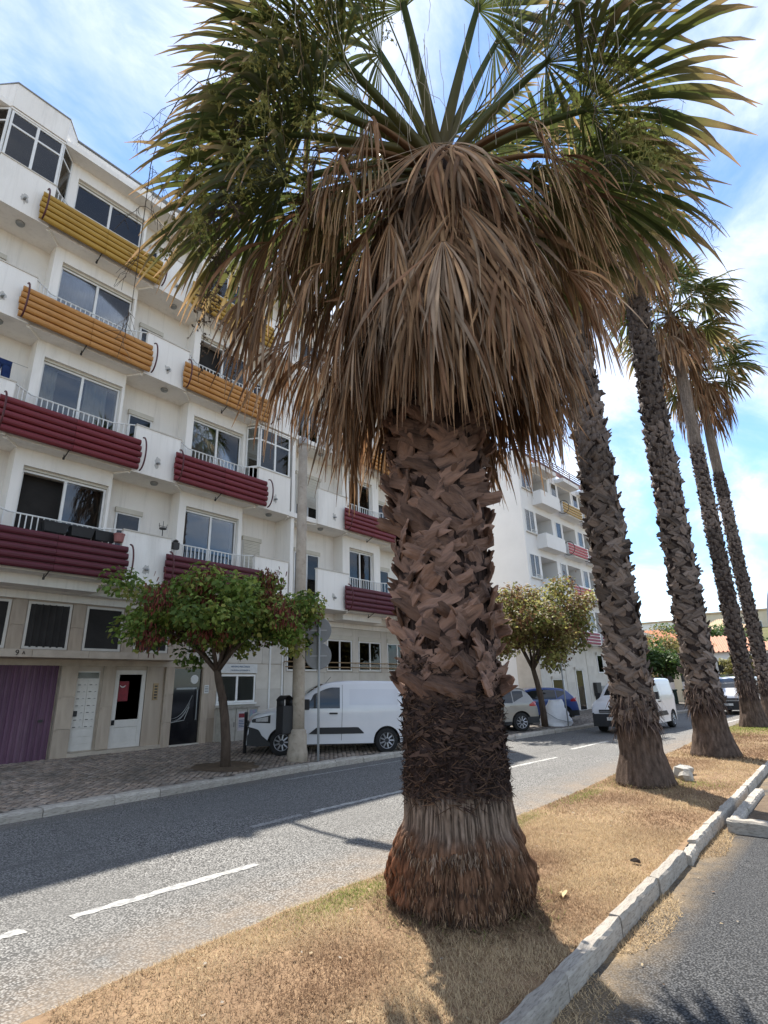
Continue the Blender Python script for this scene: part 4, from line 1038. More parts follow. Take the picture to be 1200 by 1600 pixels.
for (sa, sb) in SCR:
    for k in range(1, 5):
        z = zb(k)+.02; cn = ('darkred', 'red', 'orange', 'yellow')[k-1]
        bk = MB(); bk.box(sa+.06, sb-.06, YP-.105, YP-.093, z+.03, z+.90); bk.box(sa+.3, sa+.36, YP-.10, YP+.06, z+.2, z+.26); bk.box(sb-.36, sb-.3, YP-.10, YP+.06, z+.2, z+.26)  # dark backing sheet stands in for the shadow lines between slats
        sc_ = bk.build('balcony_screen', M['hoop'], apt)
        xm = (sa+sb)/2
        for q in range(5):
            off = (.012, .0, -.006, 0, .012)[q]
            for (xa, xb_) in ((sa+.02*abs(q-2), xm-.004), (xm+.004, sb-.02*abs(q-2))):
                inst('slat', SL[cn], sc_, (xa, YP-.115+off+rs_.uniform(-.004, .004), z+q*.182), (rs_.uniform(-.02, .02), 0, rs_.uniform(-.0015, .0015)), (xb_-xa, 1, 1))
        for x in (sa+.10, sb-.02): inst('hoop', HPm, sc_, (x, YP-.12, z-.005))
        st = MB(); st.tube([(xm-.05, YP-.10, z+.02), (xm-.05, YP+.22, z-.13)], .014, 6); st.lathe([(.028, z-.15), (.028, z-.10)], xm-.05, YP+.22, 8); st.tube([(xm-.05, YP+.22, z-.12), (xm-.05, YP+.22, z-.02)], .012, 6); st.build('stay_rod', M['darkmetal'], sc_)
# ----- glazed-in balconies
def enclosure(gi, k, z1_):
    (a, c), (pa, pb) = GAPS[gi], PARS[gi]; z0_ = zb(k)+1.42
    w = sash(apt, pa+.02, pb-.02, YP+.04, z0_, z1_, .055, True, z1_-.48)
    for (xa, ya, xb_, yb_) in ((pb, YP+.05, c, YW-.03), (pa, YP+.05, a, YW-.03)):
        ln = math.hypot(xb_-xa, yb_-ya); e = thing_part = MB()
        f = .05
        e.box(0, ln, 0, .04, z1_-f, z1_); e.box(0, ln, 0, .04, z0_, z0_+f); e.box(0, f, 0, .04, z0_+f, z1_-f); e.box(ln-f, ln, 0, .04, z0_+f, z1_-f); e.box(f, ln-f, 0, .04, z1_-.48, z1_-.43)
        o = e.build('side_light', M['frame'], apt); o.location = (xa, ya, 0); o.rotation_euler = (0, 0, math.atan2(yb_-ya, xb_-xa))
        for (d, e_) in ((z0_+f, z1_-.48), (z1_-.43, z1_-f)): MB().box(f, ln-f, .015, .022, d, e_).build('pane', M['glass'], o)
    MB().box(pa-.02, pb+.02, YP+.02, YW, z1_+.002, z1_+.05).build('lintel', M['plaster'], apt)
enclosure(0, 4, zb(4)+3.02); enclosure(2, 2, zb(2)+2.95)
# solid corner under the roof above the glazed balcony, roof edge
b = MB(); b.prism([(1.60, YW-.01), (1.97, YP), (3.30, YP), (3.70, YW-.01), (3.70, YB), (1.60, YB)], 16.88, ROOF+.05); b.build('roof_parapet', M['plaster'], apt)
for (a, c) in [(X0, -.55), (6.05, 8.07), (10.35, 12.15), (12.30, 15.15), (17.45, 19.6)]:
    MB().box(a, c, YW+.05, YB+.3, 16.72, ROOF-.01).build('roof_parapet', M['plaster'], apt)
MB().box(X0, X1, YB+.001, YB+.30, 16.9, ROOF-.02).build('roof_parapet', M['plaster'], apt)
MB().prism([(X0, YW-.03), (1.60, YW-.03), (1.96, YP-.03), (3.31, YP-.03), (3.71, YW-.03), (X1, YW-.03), (X1, YW+.2), (X0, YW+.2)], ROOF+.052, ROOF+.085).build('roof_coping', M['greymetal'], apt)

# ----- ground floor
S1 = YG/15.0
def gx(x): return x*S1
def gz(z): return 1.72+(z-1.72)*S1
PAN = cube('cladding_panel', M['marble']); PAL = cube('cladding_panel', M['pale_stone'])
def clad(x0, x1, z0, z1, y, nx, nz, me=None, th=.03):
    dx, dz = (x1-x0)/nx, (z1-z0)/nz
    for i in range(nx):
        for j in range(nz):
            inst('cladding_panel', me or PAN, apt, (x0+dx*(i+.5), y-th/2+rs_.uniform(-.002, .002), z0+dz*(j+.5)), (0, 0, 0), (dx-.008, th, dz-.008))
# beam under the bays
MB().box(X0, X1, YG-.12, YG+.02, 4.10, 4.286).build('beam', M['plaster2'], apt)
# upper windows in marble
UW = [(1.55, 2.65), (3.00, 4.35), (4.67, 5.71), (6.03, 7.04), (7.36, 8.40)]
px_ = gx(1.0)
for (a, c) in UW:
    a, c = gx(a), gx(c)
    clad(px_, a, gz(2.82), 4.10, YG, 1, 2); px_ = c
    w = sash(apt, a+.02, c-.02, YG-.03, gz(2.88), gz(4.0), .06, False, panes='darkglass', fm='offwhite'); w['label'] = 'square office window in a cream frame'
    MB().box(a+.05, c-.05, YG-.012, YG-.004, gz(2.9), gz(3.98)).build('room', M['roomdark'], w)
    clad(a, c, gz(4.0), 4.10, YG, 1, 1); clad(a, c, gz(2.82), gz(2.88), YG, 1, 1)
clad(px_, gx(9.0), gz(2.82), 4.10, YG, 1, 2)
curtain(apt, gx(4.75), gx(5.65), YG-.0135, gz(2.92), gz(3.95), M['roomdark'], 6)
# ledge with house number
for q in range(6):
    xa = gx(1.0)+q*1.28; MB().box(xa, xa+1.272, 14.72, YG+.01, gz(2.63)+.02, gz(2.82)-.002).build('ledge_slab', M['marble_trim'], apt)
text('house_number', '9', .17, M['ink'], apt, (gx(4.43), 14.714, gz(2.735)), (R_(90), 0, 0), .004)
text('house_number', 'A', .11, M['ink'], apt, (gx(4.56), 14.714, gz(2.735)), (R_(90), 0, 0), .004)
# lintel zone and pillars
MB().box(gx(1.0), gx(9.6), YG-.06, YG+.30, gz(2.50), gz(2.63)+.018).build('lintel', M['marble_trim'], apt)
def pillar(x0, x1, yf=YG-.10):
    clad(gx(x0), gx(x1), .25, gz(2.50), yf, 1, 3, th=.05); MB().box(gx(x0)+.01, gx(x1)-.01, yf+.002, YG+.28, .2, gz(2.50)).build('pillar', M['marble_trim'], apt)
pillar(5.62, 6.01); pillar(8.37, 8.64, YG-.06); pillar(9.55, 9.78, YG-.06); pillar(1.6, 2.0)
# garage door, ribbed
g = MB(); P = []; xa, xb_ = gx(2.0), gx(5.62); n = 27
for i in range(n):
    x = xa+(xb_-xa)*i/n; w_ = (xb_-xa)/n
    for (u_, d_) in ((0, 0), (.12, .035), (.50, .035), (.62, 0)): P.append([(x+u_*w_, YG-.075+d_, .25), (x+u_*w_, YG-.075+d_, gz(2.50))])
g.grid(P); g.f = [f[::-1] for f in g.f]
gd = g.build('garage_door', M['purple'], apt); gd['label'] = 'purple ribbed metal garage door'
MB().box(xb_-.35, xb_-.25, YG-.11, YG-.078, 1.2, 1.26).build('handle', M['darkmetal'], gd)
# step
MB().box(gx(6.0), gx(8.37), YG-.16, YG+.02, .20, gz(.47)).build('step', M['marble_trim'], apt)
# letter boxes
lb = MB().box(gx(6.02), gx(6.60), YG-.02, YG+.04, gz(.50), gz(2.38)).build('letterbox_panel', M['offwhite'], apt)
lb['label'] = 'cream panel of letter boxes'
MB().box(gx(6.05), gx(6.57), YG-.028, YG-.0205, gz(2.20), gz(2.34)).build('pane', M['blackgloss'], lb)
BX = MB().box(-.5, .5, -.5, .5, -.5, .5).mesh('letterbox', M['offwhite']); SLT = MB().box(-.5, .5, -.5, .5, -.5, .5).mesh('slot', M['ink'])
for rI in range(7):
    for cI in range(2):
        bx_, bz_ = gx(6.175+.275*cI), gz(2.085-.165*rI)
        inst('letterbox', BX, lb, (bx_, YG-.028, bz_), (0, 0, 0), (.268, .014, .152)); inst('slot', SLT, lb, (bx_-.06, YG-.0365, bz_-.045), (0, 0, 0), (.07, .004, .016)); inst('slot', SLT, lb, (bx_+.075, YG-.0365, bz_-.045), (0, 0, 0), (.05, .004, .009))
for q, (za, zc) in enumerate(((.82, .98), (.66, .82), (.51, .66))): MB().box(gx(6.045), gx(6.575), YG-.032, YG-.0205, gz(za)+.006, gz(zc)-.006).build('blank_panel', M['offwhite'], lb)
MB().box(gx(6.06), gx(6.14), YG-.06, YG-.037, gz(1.30), gz(1.43)).build('box_lock', M['darkmetal'], lb)
clad(gx(6.66), gx(6.98), gz(.49), gz(2.50), YG-.06, 1, 2); MB().box(gx(6.67), gx(6.97), YG-.06, YG+.02, gz(.5), gz(2.50)).build('pillar', M['marble_trim'], apt)
# front door, white with glass and red poster
d = MB(); a, c = gx(7.0), gx(7.83); z0_, z1_ = gz(.48), gz(2.40); y = YG-.03
d.box(a, c, y, y+.06, z1_-.11, z1_); d.box(a, a+.11, y, y+.06, z0_, z1_-.11); d.box(c-.11, c, y, y+.06, z0_, z1_-.11); d.box(a+.11, c-.11, y, y+.06, gz(.98), gz(1.16)); d.box(a+.11, c-.11, y, y+.06, z0_, gz(.60)); d.box(a+.11, c-.11, y+.015, y+.05, gz(.60), gz(.98))
fd = d.build('front_door', M['offwhite'], apt, bevel=.004); fd['label'] = 'white street door with dark glass and red poster'
MB().box(a+.11, c-.11, y+.03, y+.038, gz(1.16), z1_-.11).build('pane', M['blackgloss'], fd)
MB().box(a+.125, a+.40, y+.021, y+.0235, gz(1.62), gz(2.12)).build('poster', M['redposter'], fd)
sw = MB(); sw.tube([(a+.15+.16*t, y+.016, gz(2.02)-.05*math.sin(t*math.pi)) for t in np.linspace(0, 1, 9)], list(.004+.014*np.sin(np.linspace(.1, 3, 9))), 6); sw.build('poster_swirl', M['plate'], fd)
MB().box(a+.02, a+.09, y-.03, y-.002, gz(1.04), gz(1.16)).build('lock', M['ink'], fd)
clad(gx(7.84), gx(8.37), .30, gz(2.50), YG-.012, 1, 1)
ic = MB().box(gx(8.06), gx(8.20), YG-.07, YG-.043, gz(1.62), gz(2.06)).build('intercom', M['brass'], apt)
for q in range(5): MB().box(gx(8.09), gx(8.17), YG-.076, YG-.0705, gz(1.66+.075*q), gz(1.70+.075*q)).build('button', M['darkmetal'], ic)
# black glass shop door
y = YG-.03; a, c = gx(8.65), gx(9.54)
bd = MB().box(a, c, y, y+.05, gz(.42), gz(2.45)).build('shop_door', M['blackgloss'], apt); bd['label'] = 'black glass shop door with white swoosh'
h_ = MB(); h_.tube([(c-.13, y-.01, gz(1.88)), (c-.13, y-.06, gz(1.88)), (c-.12, y-.06, gz(1.05)), (c-.12, y-.01, gz(1.05))], .016, 6); h_.box(a+.12, c-.12, y-.012, y-.003, gz(1.88), gz(1.93)); h_.build('handle', M['greymetal'], bd)
MB().box(a, c, YG-.14, YG-.002, .30, gz(.42)).build('threshold', M['pale_stone'], bd)
sw = MB()
for q, (x0_, z0s, x1_, z1s) in enumerate(((.03, 1.10, .66, 1.72), (.05, 1.04, .60, 1.50), (.02, 1.01, .50, 1.28))):
    pts = [(a+x0_+(x1_-x0_)*t, y-.005, gz(z0s+(z1s-z0s)*(.10*t+.90*t**2.6))) for t in np.linspace(0, 1, 14)]; sw.tube(pts, list(.004+.010*np.sin(np.linspace(.15, 2.9, 14))), 5, flat=.3)
sw.tube([(a+.02, y-.005, gz(1.20)), (a+.03, y-.005, gz(1.02))], .006, 5); sw.tube([(a+.45, y-.005, gz(1.07)), (a+.58, y-.005, gz(1.40))], .006, 5); sw.tube([(a+.02, y-.005, gz(1.0)), (a+.45, y-.005, gz(1.05))], .006, 5)
sw.build('swoosh', M['plate'], bd)
st = MB(); st.lathe([(.13, 0), (.13, .003)], n=24); so = st.build('sticker', M['plate'], bd); so.location = (c-.22, y-.002, gz(2.16)); so.rotation_euler = (R_(90), 0, 0)
MB().box(c-.27, c-.17, y-.009, y-.0055, gz(2.14), gz(2.22)).build('sticker_emblem', M['ink'], so).matrix_parent_inverse = Matrix.Translation(so.location).inverted() if False else Matrix.Identity(4)
# wall right of the door: notice window, sign, cladding
XR = gx(9.78)
clad(XR, gx(10.08), .25, gz(2.62), YG, 1, 3); clad(gx(11.55), gx(12.7), .25, gz(2.62), YG, 1, 3, PAL); clad(gx(10.08), gx(11.55), .25, gz(1.42), YG, 2, 1, PAL); clad(gx(9.0), gx(12.7), gz(2.64), 4.10, YG, 4, 2, PAL)
wn_ = sash(apt, gx(10.10), gx(11.52), YG-.05, gz(1.46), gz(2.30), .06, True, panes='darkglass'); wn_['label'] = 'shuttered white notice window below a blue-lettered sign'
for q in range(14): pass
MB().box(gx(10.16), gx(11.46), YG-.030, YG-.0265, gz(1.5), gz(2.26)).build('blind', M['shutter'], wn_)
MB().box(gx(10.05), gx(11.56), YG-.11, YG-.052, gz(1.40), gz(1.455)).build('sill', M['frame'], wn_)
sg = MB().box(gx(10.14), gx(11.56), YG-.075, YG-.004, gz(2.34), gz(2.62)).build('name_sign', M['plate'], apt)
text('lettering', 'ARNEIRO PERCURSOS', .075, M['blueink'], sg, (gx(10.90), YG-.078, gz(2.53)), (R_(90), 0, 0), .002)
text('lettering', 'DA MODA DE PARADE A', .068, M['blueink'], sg, (gx(10.90), YG-.078, gz(2.42)), (R_(90), 0, 0), .002)
pq = MB().box(gx(9.62), gx(9.77), YG-.118, YG-.1125, gz(1.76), gz(1.99)).build('plaque', M['plate'], apt)
for q in range(4): MB().box(gx(9.64), gx(9.75), YG-.1215, YG-.1185, gz(1.80+.045*q), gz(1.815+.045*q)).build('plaque_line', M['ink'], pq)
for xx in (12.08, 12.62):
    p_ = MB(); p_.tube([(gx(xx), YG-.05, 4.1), (gx(xx), YG-.05, .32)], .035, 8); p_.build('drain_pipe', M['frame'], apt)
# raised ground floor with barred windows
clad(gx(12.7), gx(20.4), .20, gz(1.35), YG-.02, 8, 1, PAL); clad(gx(12.7), gx(20.4), gz(1.35), gz(2.38), YG-.02, 8, 1, PAL)
px_ = gx(12.7)
for (a, c) in ((12.80, 14.25), (14.74, 16.14), (16.5, 17.9), (18.3, 19.7)):
    a, c = gx(a), gx(c); clad(px_, a, gz(2.38), 4.10, YG-.02, 1, 1, PAL); px_ = c
    w = sash(apt, a+.02, c-.02, YG-.05, gz(2.42), gz(3.58), .055, True, panes='darkglass')
    MB().box(a+.05, c-.05, YG-.016, YG-.006, gz(2.44), gz(3.56)).build('room', M['roomdark'], w)
    MB().box(a, c, YG-.09, YG-.004, gz(3.582), gz(3.74)).build('shutter_box', M['shutter'], w)
    clad(a, c, gz(3.74)+.004, 4.10, YG-.02, 1, 1, PAL)
clad(px_, gx(20.4), gz(2.38), 4.10, YG-.02, 1, 1, PAL)
rb_ = MB()
for zz_ in (2.55, 2.72): rb_.tube([(gx(12.62), YG-.24, gz(zz_)), (gx(20.2), YG-.24, gz(zz_))], .022, 6)
for xx in (12.7, 14.45, 16.3, 18.1, 20.0): rb_.tube([(gx(xx), YG-.24, gz(2.72)), (gx(xx), YG-.03, gz(2.72))], .018, 6)
rb_.build('guard_rail', M['brass'], apt)
# ----- small things on the balconies
def trough(x, label):
    b = MB(); b.add([(-.24, -.09, 0), (.24, -.09, 0), (.24, .09, 0), (-.24, .09, 0), (-.28, -.12, .22), (.28, -.12, .22), (.28, .12, .22), (-.28, .12, .22), (-.29, -.13, .22), (.29, -.13, .22), (.29, .13, .22), (-.29, .13, .22), (-.29, -.13, .25), (.29, -.13, .25), (.29, .13, .25), (-.29, .13, .25)],
        [(3, 2, 1, 0), (0, 1, 5, 4), (1, 2, 6, 5), (2, 3, 7, 6), (3, 0, 4, 7), (8, 9, 13, 12), (9, 10, 14, 13), (10, 11, 15, 14), (11, 8, 12, 15), (12, 13, 14, 15), (11, 10, 9, 8)])
    o = b.build('planter_trough', M['blackplastic']); o.location = (x, 14.30, zb(1)+1.05); tag(o, label, 'planter', 'black troughs hung on the railing')
trough(4.75, 'leftmost of three black plastic troughs hung on the lowest railing'); trough(5.37, 'middle of three black plastic troughs hung on lowest railing'); trough(5.95, 'rightmost of three black plastic troughs hung on lowest railing')
b = MB(); b.lathe([(.07, 0), (.11, .02), (.13, .20), (.14, .21), (.14, .24)], n=16); o = b.build('flower_pot', mat('pink_clay', (.34, .15, .14), (.27, .11, .10), 6, .8, .2)); o.location = (6.22, 14.05, zb(1)+1.02)
tag(o, 'small pinkish clay pot by the railing corner of lowest balcony', 'flower pot')
# jeans drying in the loggia at the left edge
jn = thing('hanging_jeans', 'dark blue jeans drying in the loggia at the left edge', 'jeans', (3.02, 14.35, zb(2)+1.10))
b = MB(); b.prism([(-.20, -.035), (.20, -.035), (.21, .035), (-.21, .035)], .78, .95)
for sgn in (-1, 1):
    P = []
    for i, t in enumerate(np.linspace(0, 1, 6)):
        zc = .80-.85*t; xc = sgn*(.10+.05*t); w_ = .105-.025*t; P.append([(xc+w_*math.cos(q)+.01*math.sin(3*i), .05*math.sin(q), zc) for q in np.linspace(0, 2*math.pi, 9)])
    b.grid(P)
b.build('denim', M['denim'], jn, True); MB().tube([(-.6, 0, .97), (.55, 0, .97)], .006, 5).build('clothes_line', M['greymetal'], jn)
b = MB(); b.box(-.09, .09, -.06, .06, 0, .20); b.lathe([(.05, .2), (.08, .24), (.03, .28)], n=10); o = b.build('wall_lantern', M['darkmetal']); o.location = (7.86, 14.12, zb(1)+1.15); tag(o, 'black lantern box at the parapet end beside second bay', 'lantern')
b = MB(); b.tube([(0, 0, 0), (0, 0, .22)], .012, 6); b.lathe([(.10, .22), (.10, .25)], n=12); b.tube([(-.12, 0, .30), (.12, 0, .30)], .008, 5); b.tube([(0, 0, .25), (0, 0, .45)], .008, 5)
for sx_ in (-1, 1): b.tube([(sx_*.10, 0, .25), (sx_*.12, 0, .38)], .007, 5)
o = b.build('bird_feeder', M['darkmetal']); o.location = (7.4, 14.06, zb(1)+1.42); tag(o, 'thin black wire stand on the white parapet between the bays', 'stand')
# ================================================================== street furniture
M['darkgalv'] = mat('dull_sign_back', (.235, .24, .245), (.19, .195, .20), 4, .6, .35)
def tree(name, label, x, y, z0, trunk_pts, rtrunk, crown, nleaf, seed, leaf, cols, pods=0, group=None, limbs=9, shell=.55, clumps=70, clr=.30, podcols=((.13, .028, .02), (.09, .024, .018), (.17, .045, .03))):
    """crown: (cx,cy,cz,rx,ry,rz) relative to the foot; leaves in clumps on forked limbs"""
    r = np.random.RandomState(seed); root = thing(name, label, 'tree', (x, y, z0), group=group)
    b = MB(); tp = [Vector(p) for p in trunk_pts]
    b.tube(tp, list(np.linspace(rtrunk*1.15, rtrunk*.75, len(tp))), 10)
    cx, cy, cz, rx, ry, rz = crown; top = tp[-1]; ends = []
    cl = []
    for k in range(clumps):
        a = k*2.39996+r.uniform(-.3, .3); f = math.sqrt((k+.5)/clumps); e = r.uniform(-1, 1)
        hh = math.sqrt(max(0, 1-f*f)); zz_ = hh*(r.uniform(-.75, 1.0))
        q = r.uniform(.66, 1.16)
        cl.append(np.array([cx+rx*f*math.cos(a)*q, cy+ry*f*math.sin(a)*q, cz+rz*zz_*q+rz*.12*r.normal()]))
    for k in range(limbs):
        a = 2*math.pi*k/limbs+r.uniform(-.3, .3); f = r.uniform(.45, .8)
        e = Vector((cx+rx*f*math.cos(a), cy+ry*f*math.sin(a), cz+rz*r.uniform(-.25, .45)))
        m = top.lerp(e, .5)+Vector((0, 0, .12*rz)); pts = [top-Vector((0, 0, .05)), top.lerp(m, .5)+Vector((0, 0, .03)), m, m.lerp(e, .6), e]
        b.tube(pts, [rtrunk*.52, rtrunk*.42, rtrunk*.32, rtrunk*.2, rtrunk*.1], 7); ends += [(np.array(pts[2]), rtrunk*.2), (np.array(pts[3]), rtrunk*.14), (np.array(e), rtrunk*.1)]
    for c in cl:
        d = [np.linalg.norm(c-p) for p, _ in ends]; p, w = ends[int(np.argmin(d))]
        m = (p+c)/2+np.array([0, 0, .05]); b.tube([tuple(p), tuple(m), tuple(c)], [w*.55, w*.4, w*.2], 4, cap=False)
    b.build('trunk', M['bark'], root, True)
    # leaves
    n = nleaf; ci = r.randint(len(cl), size=n); C0 = np.array(cl)[ci]
    d = r.normal(0, 1, (n, 3)); d /= np.linalg.norm(d, axis=1, keepdims=True); rad = clr*r.uniform(.25, 1.15, (n, 1))**.7
    P = C0+d*rad*np.array([1.2, 1.2, .85])
    nn = d*.6+np.array([0, 0, .8])+r.normal(0, .45, (n, 3)); nn = nrm(nn)
    t = nrm(np.cross(nn, r.normal(0, 1, (n, 3)))); s_ = np.cross(nn, t); L = leaf*r.uniform(.65, 1.25, (n, 1))
    drop = np.array([0, 0, -.25])
    A = [P-t*L*.45, P-t*L*.15-s_*L*.46+nn*L*.10, P+t*L*.30-s_*L*.30+nn*L*.06, P+t*L*.58+drop*L, P+t*L*.30+s_*L*.30+nn*L*.06, P-t*L*.15+s_*L*.46+nn*L*.10]
    V = np.stack(A, 1).reshape(-1, 3); bs = np.arange(n)[:, None]*6
    F = np.concatenate([bs+np.array([0, 1, 2, 3]), bs+np.array([0, 3, 4, 5])])
    cs = np.array(cols); k = r.randint(len(cs), size=n); kk = (ci*7) % len(cs); mixk = r.rand(n) < .6
    C = np.where(mixk[:, None], cs[kk], cs[k])*r.uniform(.7, 1.3, (n, 1))
    tag(np_mesh('crown', V, F, M['leafmat'], root, np.repeat(C, 6, 0)), kind='stuff')
    if pods:
        sel = r.choice(len(cl), max(6, len(cl)//4), replace=False); m = pods; ci = sel[r.randint(len(sel), size=m)]; P = np.array(cl)[ci]+r.normal(0, clr*.40, (m, 3))+np.array([-.12, -.2, .02])+np.array([0, 0, .10*clr])
        az = r.uniform(0, 6.28, m); sd = np.stack([np.cos(az), np.sin(az), 0*az], -1)*.013; dn = np.stack([r.normal(0, .2, m), r.normal(0, .2, m), -np.ones(m)], -1)*r.uniform(.07, .13, (m, 1))
        V = np.stack([P-sd, P+sd, P+sd*.9+dn*.7, P+dn, P-sd*.9+dn*.7], 1).reshape(-1, 3); bs = np.arange(m)[:, None]*5
        F = np.concatenate([bs+np.array([0, 1, 2, 4]), bs+np.array([4, 2, 3, 3])[None]])
        F3 = np.concatenate([bs+np.array(q) for q in ((0, 1, 2), (0, 2, 4), (4, 2, 3))])
        pc = np.array(podcols)[r.randint(len(podcols), size=m)]*r.uniform(.7, 1.4, (m, 1))
        tag(np_mesh('seed_pods', V, F3, M['pods'], root, np.repeat(pc, 5, 0)), kind='stuff')
    return root
LG = [(.21, .30, .06), (.16, .24, .05), (.30, .37, .085), (.11, .17, .04), (.38, .37, .10)]
tree('judas_tree', 'round-leaved street tree with red seed pods before the black door', 7.98, 11.3, .16, [(0, 0, -.05), (-.02, 0, .5), (-.08, .02, 1.05), (-.17, .03, 1.5), (-.30, .04, 1.9), (-.34, .05, 2.1)], .105,
     (-.25, -.05, 3.32, 2.35, 1.9, .95), 18500, 51, .105, LG, 6500, group='street trees on the pavement', clumps=115, clr=.36)
# a long bough reaching right past the lamp post is part of the same outline
tree('judas_tree', 'smaller brownish street tree beside the blue car and white sack', 21.6, 9.75, .13, [(0, 0, -.05), (-.03, 0, .6), (-.12, 0, 1.2), (-.28, .02, 1.75), (-.42, .05, 2.2)], .12,
     (-.15, 0, 3.95, 2.6, 2.2, 2.0), 18000, 57, .12, [(.20, .20, .06), (.27, .22, .08), (.16, .17, .045), (.20, .12, .06), (.36, .34, .11)], 3000, group='street trees on the pavement', clumps=125, clr=.46, podcols=((.16, .06, .035), (.12, .05, .03), (.20, .08, .04)))

# lamp post: tapered concrete, steel arm over the road
lp = thing('street_lamp', 'tapered concrete lamp post in front of the white van', 'street lamp', (9.55, 10.67, .13))
b = MB(); b.lathe([(.25, -.05), (.245, .22), (.225, .30), (.222, .62), (.205, .64), (.205, .70), (.165, .74)], n=18); b.build('base', M['tanpost'], lp, True)
b = MB(); b.lathe([(.160, .70), (.156, 1.2), (.120, 8.3)], n=16)
b.build('post', M['tanpost'], lp, True)
b = MB(); b.lathe([(.145, 8.28), (.15, 8.32), (.15, 8.46), (.10, 8.50)], n=14); b.build('collar', M['galv'], lp, True)
b = MB(); b.tube([(0, 0, 8.45), (0, 0, 8.9), (0, -.15, 9.15), (-.05, -.7, 9.35), (-.08, -1.25, 9.45)], [.06, .055, .05, .045, .04], 8); b.build('arm', M['galv'], lp, True)
b = MB(); b.prism([(-.19, -1.95), (.03, -1.98), (.06, -1.25), (-.22, -1.25)], 9.40, 9.50); b.build('lamp_head', M['galv'], lp, bevel=.02)
# litter bin on the post
lbn = thing('litter_bin', 'black litter bin with hood fixed to the lamp post', 'litter bin', (9.27, 10.84, .15)); lbn.scale = (.80, .80, 1.0)
b = MB(); b.prism([(-.20, -.17), (.17, -.20), (.19, .17), (-.18, .19)], .62, 1.26); b.build('body', M['blackplastic'], lbn, bevel=.02)
b = MB(); P = []
for i in range(9):
    t = i/8; P.append([(-.20+.38*t, y_, 1.40+.10*math.sin(math.pi*t)) for y_ in (-.19, .18)])
b.grid(P); b.grid([[(x_, y_, z_-.02) for x_, y_, z_ in row][::-1] for row in P]); b.box(-.19, -.16, -.16, .16, 1.255, 1.41); b.box(.15, .18, -.16, .16, 1.255, 1.41); b.build('hood', M['blackplastic'], lbn, True)
# road sign seen from behind
sg = thing('road_sign', 'thin post with two round grey sign backs beside lamp post', 'road sign', (9.92, 10.34, .12))
MB().tube([(0, 0, -.1), (0, 0, 3.42)], .030, 10).build('post', M['galv'], sg, True)
for zc in (3.10, 2.46):
    dsk = MB(); dsk.lathe([(.02, .012), (.325, .012), (.34, 0), (.34, -.02), (.325, -.022), (.02, -.004)], n=40)
    o = dsk.build('sign_plate', M['darkgalv'], sg); o.location = (.03, .055, zc); o.rotation_euler = (R_(90), 0, R_(-33))
    cl_ = MB(); cl_.box(-.22, .22, -.02, .015, -.02, .02); cl_.build('clamp', M['galv'], o)
# bollard
bo = MB(); bo.lathe([(.045, -.05), (.045, .98), (.05, .985), (.05, 1.02), (.03, 1.035)], n=14)
o = bo.build('bollard', M['darkmetal'], None, True); o.location = (9.48, 12.63, .22); tag(o, 'slim dark steel bollard at the nose of the white van', 'bollard')
# utility cabinets with posters on the wall
cb = thing('utility_cabinet', 'grey utility cabinets with torn posters against the stone wall', 'cabinet', (gx(10.72), YG-.22, .33))
for q, (xa, xb_) in enumerate(((-.60, -.12), (-.10, .32), (.34, .74))):
    MB().box(xa, xb_, -.15, .18, 0, .95).build('door', mat('cabinet_grey%d' % q, (.46, .43, .37), (.36, .335, .29), 6, .7, .3), cb, bevel=.006)
    MB().box(xb_-.06, xb_-.045, -.162, -.1515, .42, .56).build('handle', M['darkmetal'], cb)
MB().box(-.64, .78, -.18, .20, .953, 1.0).build('roof', M['concrete'], cb); MB().box(-.62, .76, -.16, .19, -.12, -.002).build('plinth', M['concrete'], cb)
po = MB().box(-.03, .25, -.156, -.1525, .30, .86).build('poster', M['paper'], cb)
MB().box(-.01, .22, -.1595, -.157, .68, .80).build('poster_headline', M['redposter'], po)
for q in range(5): MB().box(.0, .20-.02*(q % 2), -.1592, -.157, .40+.048*q, .42+.048*q).build('poster_line', M['blueink'], po)
MB().box(.40, .68, -.156, -.1525, .48, .90).build('poster', mat('teal_poster', (.20, .34, .36), (.30, .22, .30), 9, .8, .2), cb)
MB().box(.36, .56, -.1555, -.152, .32, .42).build('sticker', M['ink'], cb)
gv = MB(); gv.tube([(-.50, -.156, .35), (-.36, -.156, .50), (-.46, -.156, .62), (-.40, -.156, .80)], .016, 5, flat=.3); gv.build('scrawl', M['ink'], cb)

# big round sign edge-on at the right border
rs = thing('road_sign', 'large grey sign plate seen nearly edge-on at the right border', 'road sign', (2.35, .118, 0))
dsk = MB(); dsk.lathe([(.02, .012), (.29, .012), (.305, 0), (.305, -.02), (.29, -.022), (.02, -.004)], n=48)
o = dsk.build('sign_plate', M['galv'], rs); o.location = (.0, .0, 1.735); o.rotation_euler = (R_(90), 0, R_(-7))
MB().tube([(.02, -.05, 0), (.02, -.05, 2.1)], .03, 10).build('post', M['galv'], rs, True)

